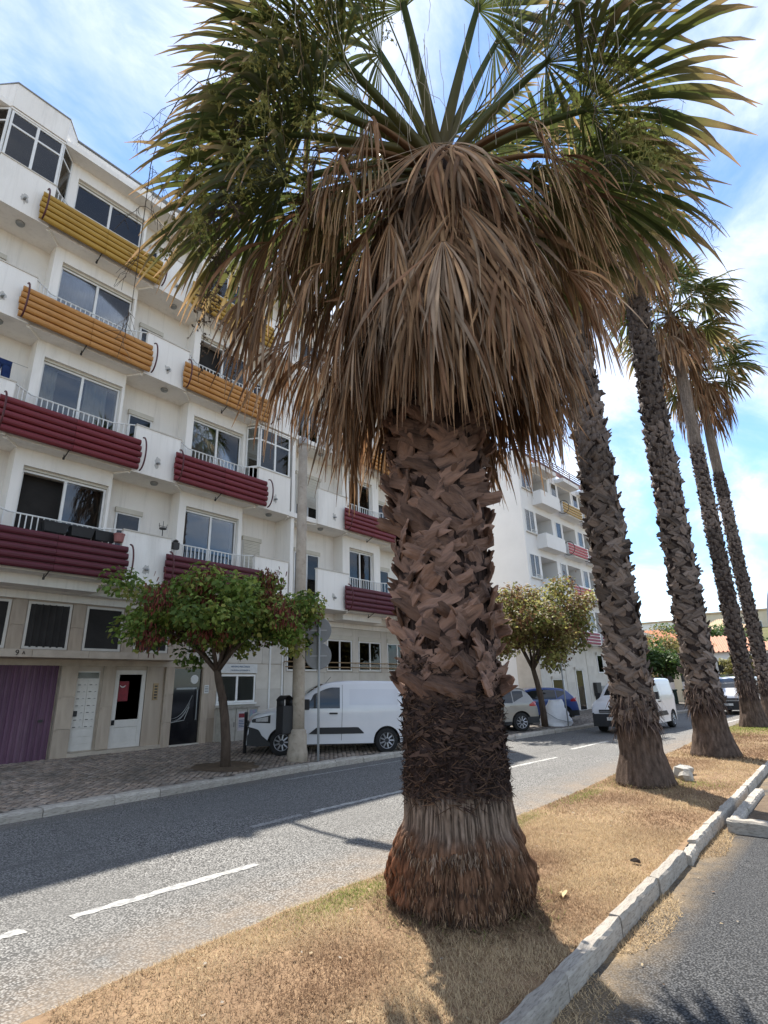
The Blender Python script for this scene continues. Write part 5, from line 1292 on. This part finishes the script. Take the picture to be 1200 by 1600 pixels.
# ================================================================== vehicles
def smoothpts(P, n):
    P = np.array(P, float); d = np.r_[0, np.cumsum(np.hypot(*np.diff(P, axis=0).T))]; out = []
    m = len(P)
    for s_ in np.linspace(0, d[-1], n):
        i = min(np.searchsorted(d, s_, 'right')-1, m-2); t = (s_-d[i])/(d[i+1]-d[i])
        p0, p1, p2, p3 = P[max(i-1, 0)], P[i], P[i+1], P[min(i+2, m-1)]
        c = .5*(2*p1+(p2-p0)*t+(2*p0-5*p1+4*p2-p3)*t*t+(3*p1-p0-3*p2+p3)*t**3); l = p1+(p2-p1)*t
        out.append(.55*c+.45*l)
    return np.array(out)
class Car:
    def __init__(s, name, label, cat, paint, prof, W, belt, wheels, wr, loc, rz, tumble=.13, glass='carglass', group=None, tilt=0.0):
        s.root = thing(name, label, cat, loc, rz, group); s.root.rotation_euler = (0, tilt, rz)
        s.W, s.belt, s.tum = W/2, belt, tumble; s.prof = smoothpts(prof, 90); s.L = s.prof[:, 0].max(); s.H = s.prof[:, 1].max()
        s.prof[:, 0] = np.maximum.accumulate(s.prof[:, 0]); s.wheels, s.wr, s.sill = wheels, wr, .26
        s.px = s.prof[:, 0]+np.arange(90)*1e-5; s.paint = paint
        s.body(); s.wheelset()
    def zt(s, x): return float(np.interp(x, s.px, s.prof[:, 1]))
    def hw(s, x, z, zt=None):
        zt = s.zt(x) if zt is None else zt
        pl = 1-.16*max(0, 1-x/.75)**2.2-.09*max(0, 1-(s.L-x)/.5)**2.2
        t = 1-.035*max(0, (s.belt-z)/s.belt)**2 if z < s.belt else 1-s.tum*((z-s.belt)/(s.H-s.belt))**1.15
        y = s.W*pl*t; r = .075; d = zt-z
        if d < r: y -= r*(1-math.sqrt(max(0, 1-((r-d)/r)**2)))
        return y
    def zlow(s, x):
        z = s.sill+.02*max(0, (x-s.L+.5))
        for xw in s.wheels:
            R__ = s.wr*1.16; q = R__*R__-(x-xw)**2
            if q > 0: z = max(z, s.wr+math.sqrt(q))
        return z
    def patch(s, name, x0, x1, zb_, zt_, m, parent=None, off=.004, nx=22, nz=8, sides=(-1, 1)):
        o = None
        for sd in sides:
            P = []
            for i in range(nx+1):
                x = x0+(x1-x0)*i/nx; a, c = zb_(x), zt_(x); row = []
                for j in range(nz+1):
                    z = a+(c-a)*j/nz; row.append((x, sd*(s.hw(x, z)+off), z))
                P.append(row)
            b = MB(); b.grid(P)
            if sd > 0: b.f = [f[::-1] for f in b.f]
            o = b.build(name, m, parent or s.root, True)
        return o
    def top(s, name, xa, xb_, m, off=.004, inset=.10, n=16, za=None):
        P = []; sel = np.linspace(xa, xb_, n)
        for x in sel:
            z = s.zt(x); y = s.hw(x, z)-inset+.02; sl = (s.zt(x+.02)-s.zt(x-.02))/.04; nv = np.array([-sl, 1])/math.hypot(sl, 1)
            P.append([(x+nv[0]*off, y*u, z+nv[1]*(off+.02*(1-u*u))) for u in np.linspace(-1, 1, 9)])
        b = MB(); b.grid(P); return b.build(name, m, s.root, True)
    def body(s):
        b = MB(); xs_ = sorted(set(list(s.px)+[xw+s.wr*1.16*math.cos(t) for xw in s.wheels for t in np.linspace(0.02, math.pi-.02, 19)]))
        for sd in (-1, 1):
            P = []
            for x in xs_:
                zt = s.zt(x); zl = min(s.zlow(x), zt-.02); row = []
                for t in list(np.linspace(0, .85, 12))+[.9, .94, .97, .985, 1]:
                    z = zl+(zt-zl)*t; row.append((x, sd*s.hw(x, z, zt), z))
                P.append(row)
            o = len(b.f); b.grid(P)
            if sd > 0: b.f[o:] = [f[::-1] for f in b.f[o:]]
        P = []
        for x, z in zip(s.px, s.prof[:, 1]):
            y = s.hw(x, z, z); P.append([(x, y*u, z+.02*(1-u*u)*(1 if z > .7 else 0)) for u in np.linspace(-1, 1, 9)])
        b.grid(P); b.grid([[(x, y_, s.sill) for y_ in (-s.W*.9, s.W*.9)] for x in np.linspace(.05, s.L-.05, 4)])
        s.bodyo = b.build('body', s.paint, s.root, True)
        u_ = MB(); u_.box(.25, s.L-.2, -s.W+.20, s.W-.20, .22, .75); u_.build('underbody', M['blackplastic'], s.root)
    def wheelset(s):
        tyre = MB(); w = .10; R__ = s.wr
        tyre.lathe([(R__*.62, -w), (R__*.93, -w), (R__, -w*.75), (R__, w*.75), (R__*.93, w), (R__*.62, w)], n=32); tm = tyre.mesh('tyre', M['tyre'], True)
        rim = MB(); rim.lathe([(.03, .055), (R__*.16, .06), (R__*.2, .04), (R__*.52, .02), (R__*.60, .07), (R__*.645, .085), (R__*.645, 0)], n=28)
        for k in range(9):
            t = 2*math.pi*k/9; rim.tube([(R__*.18*math.cos(t), R__*.18*math.sin(t), .05), (R__*.60*math.cos(t), R__*.60*math.sin(t), .062)], [.03, .022], 5)
        rm = rim.mesh('rim', M['rim'])
        hb = MB(); hb.lathe([(.0, .07), (.055, .07), (.06, .05)], n=14); hm = hb.mesh('hub', M['blackplastic'])
        for xw in s.wheels:
            for sd in (-1, 1):
                t = inst('wheel', tm, s.root, (xw, sd*(s.W-.13), s.wr), (R_(90) if sd < 0 else R_(-90), 0, 0))
                inst('rim', rm, t, (0, 0, .032)); inst('hub', hm, t, (0, 0, .04))

def white_van(label, loc, rz, group, tilt=0.0, detail=True):
    prof = [(0, .25), (.005, .42), (.02, .62), (.06, .80), (.16, .95), (.42, 1.05), (.80, 1.12), (1.08, 1.19), (1.22, 1.27), (1.50, 1.50), (1.80, 1.68), (2.08, 1.78), (2.6, 1.83), (3.4, 1.835), (4.10, 1.82), (4.28, 1.78), (4.345, 1.62), (4.38, 1.1), (4.395, .7), (4.40, .27)]
    c = Car('delivery_van', label, 'van', M['whitecar'], prof, 1.84, 1.12, (.88, 3.665), .315, loc, rz, group=group, tilt=tilt)
    R__ = c.root
    # side windows
    c.patch('side_window', 1.42, 2.36, lambda x: 1.13 if x > 1.5 else 1.13+.02*(1.5-x), lambda x: min(c.zt(x)-.13, 1.66) if x > 1.62 else 1.16+(x-1.42)*1.15, M['carglass'], off=.005, nx=26)
    c.patch('window_pillar', 1.66, 1.72, lambda x: 1.13, lambda x: min(c.zt(x)-.12, 1.66), M['blackplastic'], off=.009, nx=3)
    c.top('windscreen', 1.20, 1.93, M['carglass'])
    # bumper and lower cladding in black plastic
    c.patch('front_bumper', .012, .60, lambda x: .24, lambda x: .56+.14*max(0, 1-x/.35)**.5-(.24*max(0, x-.28)/.3), M['blackplastic'], off=.012, nx=18)
    c.patch('rub_strip', 1.55, 3.02, lambda x: .50+.03*max(0, 1.75-x), lambda x: .50+min(.155, (x-1.55)*.75, (3.04-x)*.9)+.005, M['blackplastic'], off=.018, nx=30)
    for sd in (-1, 1):
        MB().box(2.08, 2.30, sd*(c.hw(2.2, 1.02)+.004), sd*(c.hw(2.2, 1.02)+.035), .985, 1.025).build('door_handle', M['blackplastic'], R__, bevel=.008)
        m_ = MB(); m_.tube([(1.50, sd*(c.hw(1.5, 1.15)), 1.17), (1.48, sd*(c.W+.10), 1.20)], .03, 6); m_.box(1.40, 1.52, sd*(c.W+.06), sd*(c.W+.24), 1.10, 1.36); m_.build('mirror', M['blackplastic'], R__, bevel=.03)
    # door and panel seams
    for xx in (2.42, 1.36): c.patch('door_seam', xx, xx+.010, lambda x: .34 if xx > 2 else .45, lambda x: c.zt(x)-.09 if xx > 2 else 1.10, M['blackplastic'], off=.0025, nx=1, nz=14)
    c.patch('panel_recess', 2.62, 3.98, lambda x: 1.22-.0*x, lambda x: 1.62, mat('van_side_panel', (.60, .60, .63), (.57, .57, .60), 2, .3, .5, coat=.6), off=.004, nx=20)
    # front: lamps, grille, plate
    c.patch('headlight', .10, .56, lambda x: .80-.02*x/.5, lambda x: .875+.10*(x-.1)/.46, M['blackplastic'], off=.008, nx=12)
    c.patch('headlight_lens', .20, .50, lambda x: .82, lambda x: .865+.085*(x-.1)/.46, M['lamp_clear'], off=.014, nx=10)
    fr = MB(); P = []
    for zz_ in np.linspace(.24, .66, 7): P.append([(float(np.interp(zz_, c.prof[:20, 1], c.prof[:20, 0]))-.015, u*c.W*.84, zz_) for u in np.linspace(-1, 1, 9)])
    fr.grid(P); fr.build('front_bumper', M['blackplastic'], R__, True)
    gr = MB(); gr.box(-.012, .06, -.52, .52, .70, .80); gr.build('grille', M['blackplastic'], R__)
    gb = MB(); gb.box(-.016, -.010, -.50, .50, .74, .755); gb.build('grille_bar', M['rim'], R__)
    MB().box(-.028, -.018, -.26, .26, .44, .55).build('number_plate', M['plate'], R__)
    an = MB(); an.tube([(2.02, -.45, 1.78), (1.88, -.45, 1.84), (2.02, -.45, 1.95)][:1]+[(2.02, -.5, 1.78), (2.16, -.5, 1.94)], .006, 5); an.build('aerial', M['blackplastic'], R__)
    c.patch('tail_light', 4.28, 4.37, lambda x: .95, lambda x: 1.45, M['lamp_red'], off=.008, nx=3)
    return c
# the van on the pavement
ax = math.atan2(9.95-11.62, 12.19-9.85)
ca, sa = math.cos(ax), math.sin(ax); lx, ly = .88, -(.92-.03)
white_van('white panel van parked slantwise on the pavement behind the lamp post', (9.85-(lx*ca-ly*sa), 11.62-(lx*sa+ly*ca), .215), ax, 'white vans', tilt=.030)
white_van('white van with black bumper driving towards us behind second palm', (21.0, 6.85, 0.0), R_(-3), 'white vans')
v3 = white_van('far white van with roof rack between third and fourth palms', (33.6, 5.25, 0.0), R_(-4), 'white vans')
b = MB()
for y_ in (-.55, .55): b.tube([(2.2, y_, 1.93), (4.2, y_, 1.93)], .02, 6)
for x_ in (2.3, 2.9, 3.5, 4.1): b.tube([(x_, -.75, 1.94), (x_, .75, 1.94)], .018, 6)
b.build('roof_rack', M['darkmetal'], v3.root)

def hatch(label, paint, loc, rz, prof, W=1.78, wr=.33, wheels=(.85, 3.40), group='parked cars'):
    c = Car('parked_car', label, 'car', paint, prof, W, .95, wheels, wr, loc, rz, tumble=.20, group=group)
    zr = lambda x: c.zt(x)-.10
    c.patch('side_window', 1.45, 2.30, lambda x: .98, lambda x: max(.99, min(zr(x), 1.42)), M['carglass'], off=.006)
    c.patch('side_window', 2.36, 3.10, lambda x: .99, lambda x: max(1.0, min(zr(x), 1.42)), M['carglass'], off=.006)
    c.patch('side_window', 3.14, 3.55, lambda x: 1.02+.18*(x-3.14)/.4, lambda x: max(1.03+.18*(x-3.14)/.4, min(zr(x), 1.40)), M['carglass'], off=.006, nx=8)
    c.top('windscreen', 1.12, 1.85, M['carglass']); c.top('rear_window', c.L-.62, c.L-.22, M['carglass'])
    c.patch('sill_trim', 1.25, 3.0, lambda x: .25, lambda x: .36, M['blackplastic'], off=.012)
    c.patch('rear_bumper', c.L-.50, c.L-.01, lambda x: .28, lambda x: .50, M['blackplastic'], off=.010, nx=8); c.patch('front_bumper', .02, .45, lambda x: .27, lambda x: .45, M['blackplastic'], off=.010, nx=8)
    c.patch('tail_light', c.L-.38, c.L-.06, lambda x: .86, lambda x: 1.02-.10*max(0, (c.L-.2-x))/.2, M['lamp_red'], off=.010, nx=8)
    c.patch('headlight', .08, .48, lambda x: .68, lambda x: .78+.06*x, M['lamp_clear'], off=.008, nx=8)
    for sd in (-1, 1):
        m_ = MB(); m_.box(1.50, 1.64, sd*(c.W+.02), sd*(c.W+.20), .98, 1.12); m_.build('mirror', M['blackplastic'], c.root, bevel=.03)
        for xx in (2.1, 3.0): MB().box(xx, xx+.18, sd*(c.hw(xx, .88)+.003), sd*(c.hw(xx, .88)+.03), .87, .90).build('door_handle', paint, c.root)
    P = []
    for zz_ in (.30, .42, .52): P.append([(c.L-.004, u*c.W*.80, zz_) for u in np.linspace(-1, 1, 7)])
    b = MB(); b.grid(P); b.build('rear_bumper', M['blackplastic'], c.root); MB().box(c.L-.002, c.L+.008, -.26, .26, .56, .67).build('number_plate', M['plate'], c.root)
    return c
suv = [(0, .28), (.02, .55), (.08, .74), (.30, .88), (.80, .97), (1.08, 1.02), (1.40, 1.24), (1.75, 1.47), (2.1, 1.55), (2.7, 1.57), (3.3, 1.53), (3.62, 1.46), (3.86, 1.20), (3.98, 1.0), (4.08, .85), (4.12, .55), (4.12, .30)]
hat = [(0, .27), (.02, .50), (.08, .66), (.30, .78), (.80, .90), (1.05, .95), (1.40, 1.16), (1.75, 1.37), (2.1, 1.45), (2.7, 1.47), (3.3, 1.43), (3.62, 1.34), (3.86, 1.12), (3.98, .98), (4.06, .82), (4.10, .52), (4.10, .29)]
def park(xw, yw, ang, W=1.78, wx=3.40):
    ca, sa = math.cos(ang), math.sin(ang); ly = -(W/2-.03); return (xw-(wx*ca-ly*sa), yw-(wx*sa+ly*ca), .125), ang
l_, a_ = park(19.35, 9.60, R_(-38)); hatch('silver grey crossover parked behind the big palm trunk, tail showing', M['silvercar'], l_, a_, suv)
l_, a_ = park(24.4, 10.05, R_(-46)); hatch('dark blue hatchback parked beyond the brownish street tree', M['bluecar'], l_, a_, hat)
# white rubble sack
b = MB(); P = []; r = np.random.RandomState(9)
for i, t in enumerate(np.linspace(0, 1, 9)):
    row = []; rw = .62*(1-.62*t**1.5); 
    for k in range(16):
        a = 2*math.pi*k/16; q = 1+.10*math.sin(3*a+2*i)+r.uniform(-.05, .05); row.append((rw*q*math.cos(a)*1.1+.12*t, rw*.75*q*math.sin(a), .98*t+.04*math.sin(2*a+i)))
    row.append(row[0]); P.append(row)
b.grid(P); b.add([P[-1][k] for k in range(16)], [tuple(range(16))])
sk = thing('rubble_sack', 'big white woven sack slumped between the street tree and blue car', 'sack', (22.35, 9.65, .12), R_(-40))
b.build('bag', M['sack'], sk, True)
st = MB(); st.tube([(-.5, -.36, .55), (-.15, -.50, .30), (.3, -.50, .18), (.6, -.3, .2)], .03, 6, flat=.4); st.build('strap', M['greymetal'], sk)
p_ = MB(); p_.tube([(0, 0, -.05), (0, 0, 3.1)], .028, 8); p_.build('post', M['galv'], thing('road_sign', 'slim grey sign post standing in front of the white sack', 'road sign', (22.2, 9.05, .12)), True)
psg = bpy.data.objects[-1] if False else None
# ================================================================== second apartment house down the street
b2 = thing('apartment_building', 'white apartment house down the street with striped balcony fronts', 'building', (27.6, 12.4, 0), R_(-2.7))
LW = 15.0; FL = [3.95, 6.60, 9.22, 11.85]; RT = 14.9
M['whitefar'] = mat('white_render_far', (.80, .79, .77), (.74, .73, .71), .6, .9, .15, c3=(.62, .61, .59), c3scale=.5, c3lo=.6, c3hi=.9)
M['loggia'] = mat('loggia_shade_grey', (.25, .26, .265), (.21, .22, .225), 2, .9, .1)  # shade of the deep loggias is put into this dark grey
M['pinkred'] = mat('faded_red_panel', (.46, .11, .12), (.40, .09, .10), 3, .6, .3); M['plum'] = mat('plum_panel', (.28, .06, .09), (.23, .05, .075), 3, .6, .3)
LOG = [(1.65, 3.7), (5.2, 7.1), (8.45, 10.4), (11.7, 13.5)]
b = MB(); b.box(0, LW, 1.3, 13, -.2, RT); b.build('wall', M['whitefar'], b2)
b = MB(); b.box(0, LW, 0, 1.31, -.2, FL[0]-.12); b.build('ground_floor_wall', M['pale_stone'], b2)
b = MB(); px_ = 0
for (a, c) in LOG+[(LW, LW)]:
    b.box(px_, a, 0, 1.302, FL[0]-.12, RT-.002); px_ = c
b.build('front_wall', M['whitefar'], b2)
for k, z in enumerate(FL):
    for li, (a, c) in enumerate(LOG):
        MB().box(a, c, .003, 1.3, z-.12, z+.1).build('floor_slab', M['whitefar'], b2)
        MB().box(a+.003, c-.003, 1.28, 1.299, z+.1, z+2.35).build('loggia_shade_back', M['loggia'], b2)
        MB().box(a, c, .004, 1.3, z+2.12, z+2.5).build('lintel', M['whitefar'], b2)
        pr = MB(); pr.box(a-.25, c+.15, -.62, -.52, z-.10, z+.74); pr.box(a-.25, a-.15, -.52, -.002, z-.10, z+.74); pr.box(c+.05, c+.15, -.52, -.002, z-.10, z+.74); pr.box(a-.15, c+.05, -.52, -.002, z-.10, z+.02)
        pr.build('balcony', M['whitefar'], b2)
        rl = MB(); rl.tube([(a-.8, -.05, z+.95), (a-.2, -.05, z+.95)], .02, 5); rl.tube([(a-.8, -.05, z+.70), (a-.2, -.05, z+.70)], .02, 5)
        for q in range(6): rl.tube([(a-.8+.12*q, -.05, z+.70), (a-.8+.12*q, -.05, z+.95)], .013, 4)
        rl.build('railing', M['frame'], b2)
        if li == 0: w = sash(b2, .25, 1.35, -.04, z+.75, z+2.1, .05, True, panes='glass')
        else: w = sash(b2, a-1.05, a-.30, -.04, z+.75, z+2.1, .05, False, panes='glass')
        x0_, x1_ = (.28, 1.32) if li == 0 else (a-1.0, a-.35)
        MB().box(x0_, x1_, -.012, -.004, z+.8, z+2.05).build('curtain', M['netcurtain'] if (k+li) % 2 else M['shutter'], w)
        MB().box(x0_-.06, x1_+.06, -.10, -.002, z+.68, z+.745).build('sill', M['pale_stone'], w)
        if li:
            m_ = (M['plum'], M['pinkred'], M['pinkred'], M['yellow'])[k]; sc_ = MB().box(a-1.05, c-.2, -.66, -.622, z-.05, z+.66).build('balcony_screen', M['whitefar'], b2)
            for q in range(4): MB().box(a-1.05, c-.2, -.72, -.661, z-.04+.18*q, z+.075+.18*q).build('slat', m_, sc_, bevel=.012)
            for xx in (a-.9, c-.25):
                hp = MB(); hp.tube([(xx, -.62-.36*math.sin(t), z+.30+.42*math.cos(t)) for t in np.linspace(0, 2*math.pi, 25)], .022, 5); hp.build('hoop', M['darkmetal'], sc_, True)
for li, (a, c) in enumerate(LOG): MB().box(a-.3, c+.2, -.6, .0, 14.05, 14.30).build('canopy', M['whitefar'], b2)
rf = MB(); rf.box(-.02, LW+.02, -.05, .25, RT, RT+.12)
for q in range(3): rf.tube([(.0, 3.0, RT+.28+.16*q), (0, 0, RT+.28+.16*q), (LW, 0, RT+.28+.16*q)], .03, 5)
for q in range(7): rf.tube([(q*LW/6, 0, RT+.1), (q*LW/6, 0, RT+.62)], .03, 5)
rf.build('roof_rail', M['hoop'], b2)
for (a, c, z0_, z1_) in ((1.2, 2.6, .9, 2.0), (4.2, 5.2, .25, 2.5), (7.6, 8.5, 2.3, 3.4), (9.2, 10.2, 2.3, 3.5), (11.0, 12, 2.3, 3.4)):
    w = sash(b2, a, c, -.05, z0_, z1_, .06, False, panes='darkglass'); MB().box(a+.05, c-.05, -.014, -.004, z0_+.05, z1_-.05).build('shutter', M['shutter'], w); MB().box(a-.1, c+.1, -.12, -.052, z1_+.003, z1_+.12).build('hood', M['pale_stone'], w)
for i in range(15):
    for j in range(4): inst('cladding_panel', PAL, b2, (.5+i, -.012, .35+.9*j+.1), (0, 0, 0), (.985, .018, .885)) if not any(a-.5 < .5+i < c+.5 for a, c in ((1.2, 2.6), (4.2, 5.2), (7.6, 8.5), (9.2, 10.2), (11, 12))) else None
ac = thing('wall_cabinet', 'dark grey metering box on the far apartment house wall', 'cabinet', (34.4, 11.95, 1.0), R_(-2.7))
MB().box(-.35, .35, -.12, .10, 0, .75).build('box', M['darkmetal'], ac, bevel=.02); MB().box(.40, 1.1, -.06, .10, .02, .55).build('vent', M['greymetal'], ac)

# ================================================================== hill and the houses closing the view
def polar(az, d): return d*math.cos(R_(az)), d*math.sin(R_(az))
P = []
for d in np.linspace(70, 420, 24):
    row = []
    for az in np.linspace(-30, 75, 40):
        x, y = polar(az, d); h = 14*(1/(1+math.exp(-(d-118)/13)))*(.75+.25*math.sin(az*.11+1.0))+max(0, d-160)*.02; row.append((x, y, h-.25))
    P.append(row)
b = MB(); b.grid(P); tag(b.build('hill', mat('hill_scrub', (.17, .15, .075), (.10, .105, .045), .15, .95, .1, .3, 1.2), None, True), kind='structure')
def block(name, label, az, d, rz, w, dp, z0_, z1_, m, wins=None, roof=None, roofm=None, rh=1.6, over=.35, wm=None):
    x, y = polar(az, d); o = thing(name, label, 'house' if roof else 'building', (x, y, 0), R_(rz))
    MB().box(-w/2, w/2, 0, dp, z0_, z1_).build('wall', m, o)
    if roof == 'hip':
        a = w/2+over; b = MB(); rg = max(.5, a-dp/2-over)
        v = [(-a, -over, z1_+.002), (a, -over, z1_+.002), (a, dp+over, z1_+.002), (-a, dp+over, z1_+.002), (-rg, dp/2, z1_+rh), (rg, dp/2, z1_+rh)]
        b.add(v, [(0, 1, 5, 4), (1, 2, 5), (2, 3, 4, 5), (3, 0, 4), (3, 2, 1, 0)]); ro = b.build('roof', roofm, o)
        # rows of half-round tiles, joined: far smaller than can be picked apart
        t = MB(); n = int(w/.32)
        for i in range(n+1):
            xx = -a+2*a*i/n; f = min(1, (a-abs(xx))/(a-rg+1e-6)); t.tube([(xx, -over, z1_+.03), (xx, -over+(dp/2+over)*f, z1_+.03+rh*f)], .085, 5, cap=False)
        for i in range(int(dp/.32)):
            yy = -over+.3*i; f = min(1, (yy+over)/(dp/2+over), (dp+over-yy)/(dp/2+over)); t.tube([(-a, yy, z1_+.03), (-a+(a-rg)*f, yy, z1_+.03+rh*f)], .085, 5, cap=False)
        tag(t.build('roof_tiles', roofm, ro), kind='stuff')
    elif roof == 'flat':
        MB().box(-w/2-.3, w/2+.3, -.3, dp+.3, z1_+.002, z1_+.35).build('roof', roofm, o)
    for (wx, wz, ww, wh) in (wins or []):
        f = MB().box(wx-ww/2-.07, wx+ww/2+.07, -.05, -.003, wz-.07, wz+wh+.07).build('window', M['frame'], o); MB().box(wx-ww/2, wx+ww/2, -.062, -.052, wz, wz+wh).build('pane', M['carglass'], f)
    return o
bk = lambda n, z, s0, st: [(s0+st*i, zz_, 1.2, 1.4) for i in range(n) for zz_ in z]
block('house', 'low house with hipped orange tile roof and ochre walls', 14.6, 62, -70, 13, 9, -.3, 4.75, M['ochre'], bk(4, (2.6,), -4.5, 3), 'hip', M['rooftile'], 2.2)
block('apartment_block', 'long cream block crowning the hill, left half', 13.2, 150, -82, 26, 10, 6, 15.2, M['whitefar'], bk(8, (9.0, 12.0), -11, 3.1), 'flat', mat('tan_roof_band', (.48, .36, .24), (.42, .31, .20), 1, .9, .1))
block('apartment_block', 'long cream block crowning the hill, right half with tan roof', 7.6, 146, -80, 18, 10, 6, 15.9, M['cream'], bk(5, (9.0, 12.2), -7, 3.2), 'flat', mat('tan_roof_band2', (.50, .37, .24), (.44, .32, .21), 1, .9, .1))
block('house', 'yellow gabled villa below the hilltop block', 7.9, 118, -78, 9, 8, 3, 10.3, mat('yellow_villa', (.64, .52, .30), (.56, .45, .25), 1, .9, .1), bk(3, (7.2,), -2.5, 2.4), 'hip', mat('pale_tile', (.55, .42, .28), (.47, .35, .22), 2, .9, .1), 2.2)
block('house', 'white house with salmon roof behind the far van', 8.4, 58, -76, 11, 8, -.3, 4.0, M['whitefar'], bk(3, (1.9,), -3.4, 3.4), 'hip', M['salmon'], 1.6)
block('house', 'pale grey house with overhanging eaves left of the salmon roof', 10.9, 66, -72, 8, 8, -.3, 4.6, M['plaster2'], bk(2, (2.2,), -1.8, 3.2), 'hip', mat('buff_roof', (.55, .44, .33), (.47, .37, .27), 2, .9, .1), 1.3)
block('house', 'ochre corner house showing beside the far apartment house', 19.6, 50, -88, 6, 10, -.3, 5.6, M['ochre'], bk(2, (1.0, 3.2), -1.5, 2.6), 'flat', M['pale_stone'])
# garden wall with pillars and a poster board
gw = thing('garden_wall', 'cream garden wall with square pillars and poster board', 'wall', (*polar(11.9, 47), 0), R_(-78))
MB().box(-6, 6, .1, .3, -.2, 1.5).build('wall', M['cream'], gw)
for q in range(5): MB().box(-4.6+2.0*q, -4.1+2.0*q, -.05, .38, -.2, 2.4).build('pillar', M['cream'], gw, bevel=.02)
MB().box(-1.3, .3, -.02, .06, .3, 1.6).build('poster_board', M['paper'], gw); MB().box(-1.3, .3, -.03, .09, 1.62, 2.3).build('board_top', M['darkmetal'], gw); MB().box(-.25, .15, -.03, -.0205, .45, .9).build('poster', M['redposter'], gw)
def wheelie(label, az, d, m):
    o = thing('waste_bin', label, 'waste bin', (*polar(az, d), .0), R_(-78)); b = MB(); b.prism([(-.45, -.4), (.45, -.4), (.45, .4), (-.45, .4)], .12, 1.05); b.build('body', m, o, bevel=.04)
    MB().box(-.5, .5, -.46, .45, 1.055, 1.16).build('lid', m, o, bevel=.03)
    for sx_ in (-1, 1): MB().tube([(sx_*.36, -.3, .1), (sx_*.43, -.3, .1)], .1, 10).build('wheel', M['tyre'], o)
wheelie('dark green waste bin left of the poster board', 13.15, 44, M['greenbin']); wheelie('low dark green waste bin below the poster board', 11.5, 43.5, M['greenbin'])
fl_ = thing('street_lamp', 'tall thin steel lamp column between second and third palms', 'street lamp', (*polar(10.75, 38), 0))
b = MB(); b.lathe([(.11, -.1), (.10, 1.0), (.055, 7.7)], n=10); b.build('post', M['galv'], fl_, True); b = MB(); b.tube([(0, 0, 7.65), (-.1, -.5, 7.9), (-.2, -1.0, 7.95)], .035, 6); b.box(-.35, -.1, -1.5, -.95, 7.9, 8.0); b.build('lamp_head', M['galv'], fl_)
G2 = [(.07, .12, .03), (.10, .16, .04), (.05, .09, .025)]; G3 = [(.22, .20, .06), (.17, .16, .05), (.13, .11, .04), (.28, .26, .10)]
for (nm, lb_, az, d, z0_, cr, h, cols, sd) in [('round_tree', 'round clipped green tree before the garden wall', 13.3, 43, 0, (1.7, 1.6, 1.15), 2.9, G2, 201), ('olive_tree', 'straggly olive toned tree before the orange roofed house', 13.0, 52, 0, (3.0, 2.6, 1.8), 3.9, G3, 202),
        ('bush_tree', 'dark green bushy tree below the yellow villa', 8.0, 95, 2.5, (4.5, 4, 2.4), 4.5, G2, 203), ('bush_tree', 'bushy tree left of the yellow villa on the slope', 11.5, 104, 4, (5, 4, 2.2), 4.2, G2, 204), ('shrub_tree', 'low yellowish tree at the right of the salmon roof', 6.9, 54, 0, (1.5, 1.5, 1.3), 2.6, G3, 205), ('palm_shrub', 'small dark shrub before the white salmon-roofed house', 8.5, 52, 0, (1.5, 1.2, .7), 1.3, G2, 206)]:
    x, y = polar(az, d); tree(nm, lb_, x, y, z0_, [(0, 0, -.3), (.02, 0, h*.35), (.05, 0, h*.62)], .10 if d < 60 else .2, (0, 0, h, *cr), 2600, sd, .20 if d < 60 else .42, cols, 0, clumps=60, clr=.42*cr[0]/1.7)
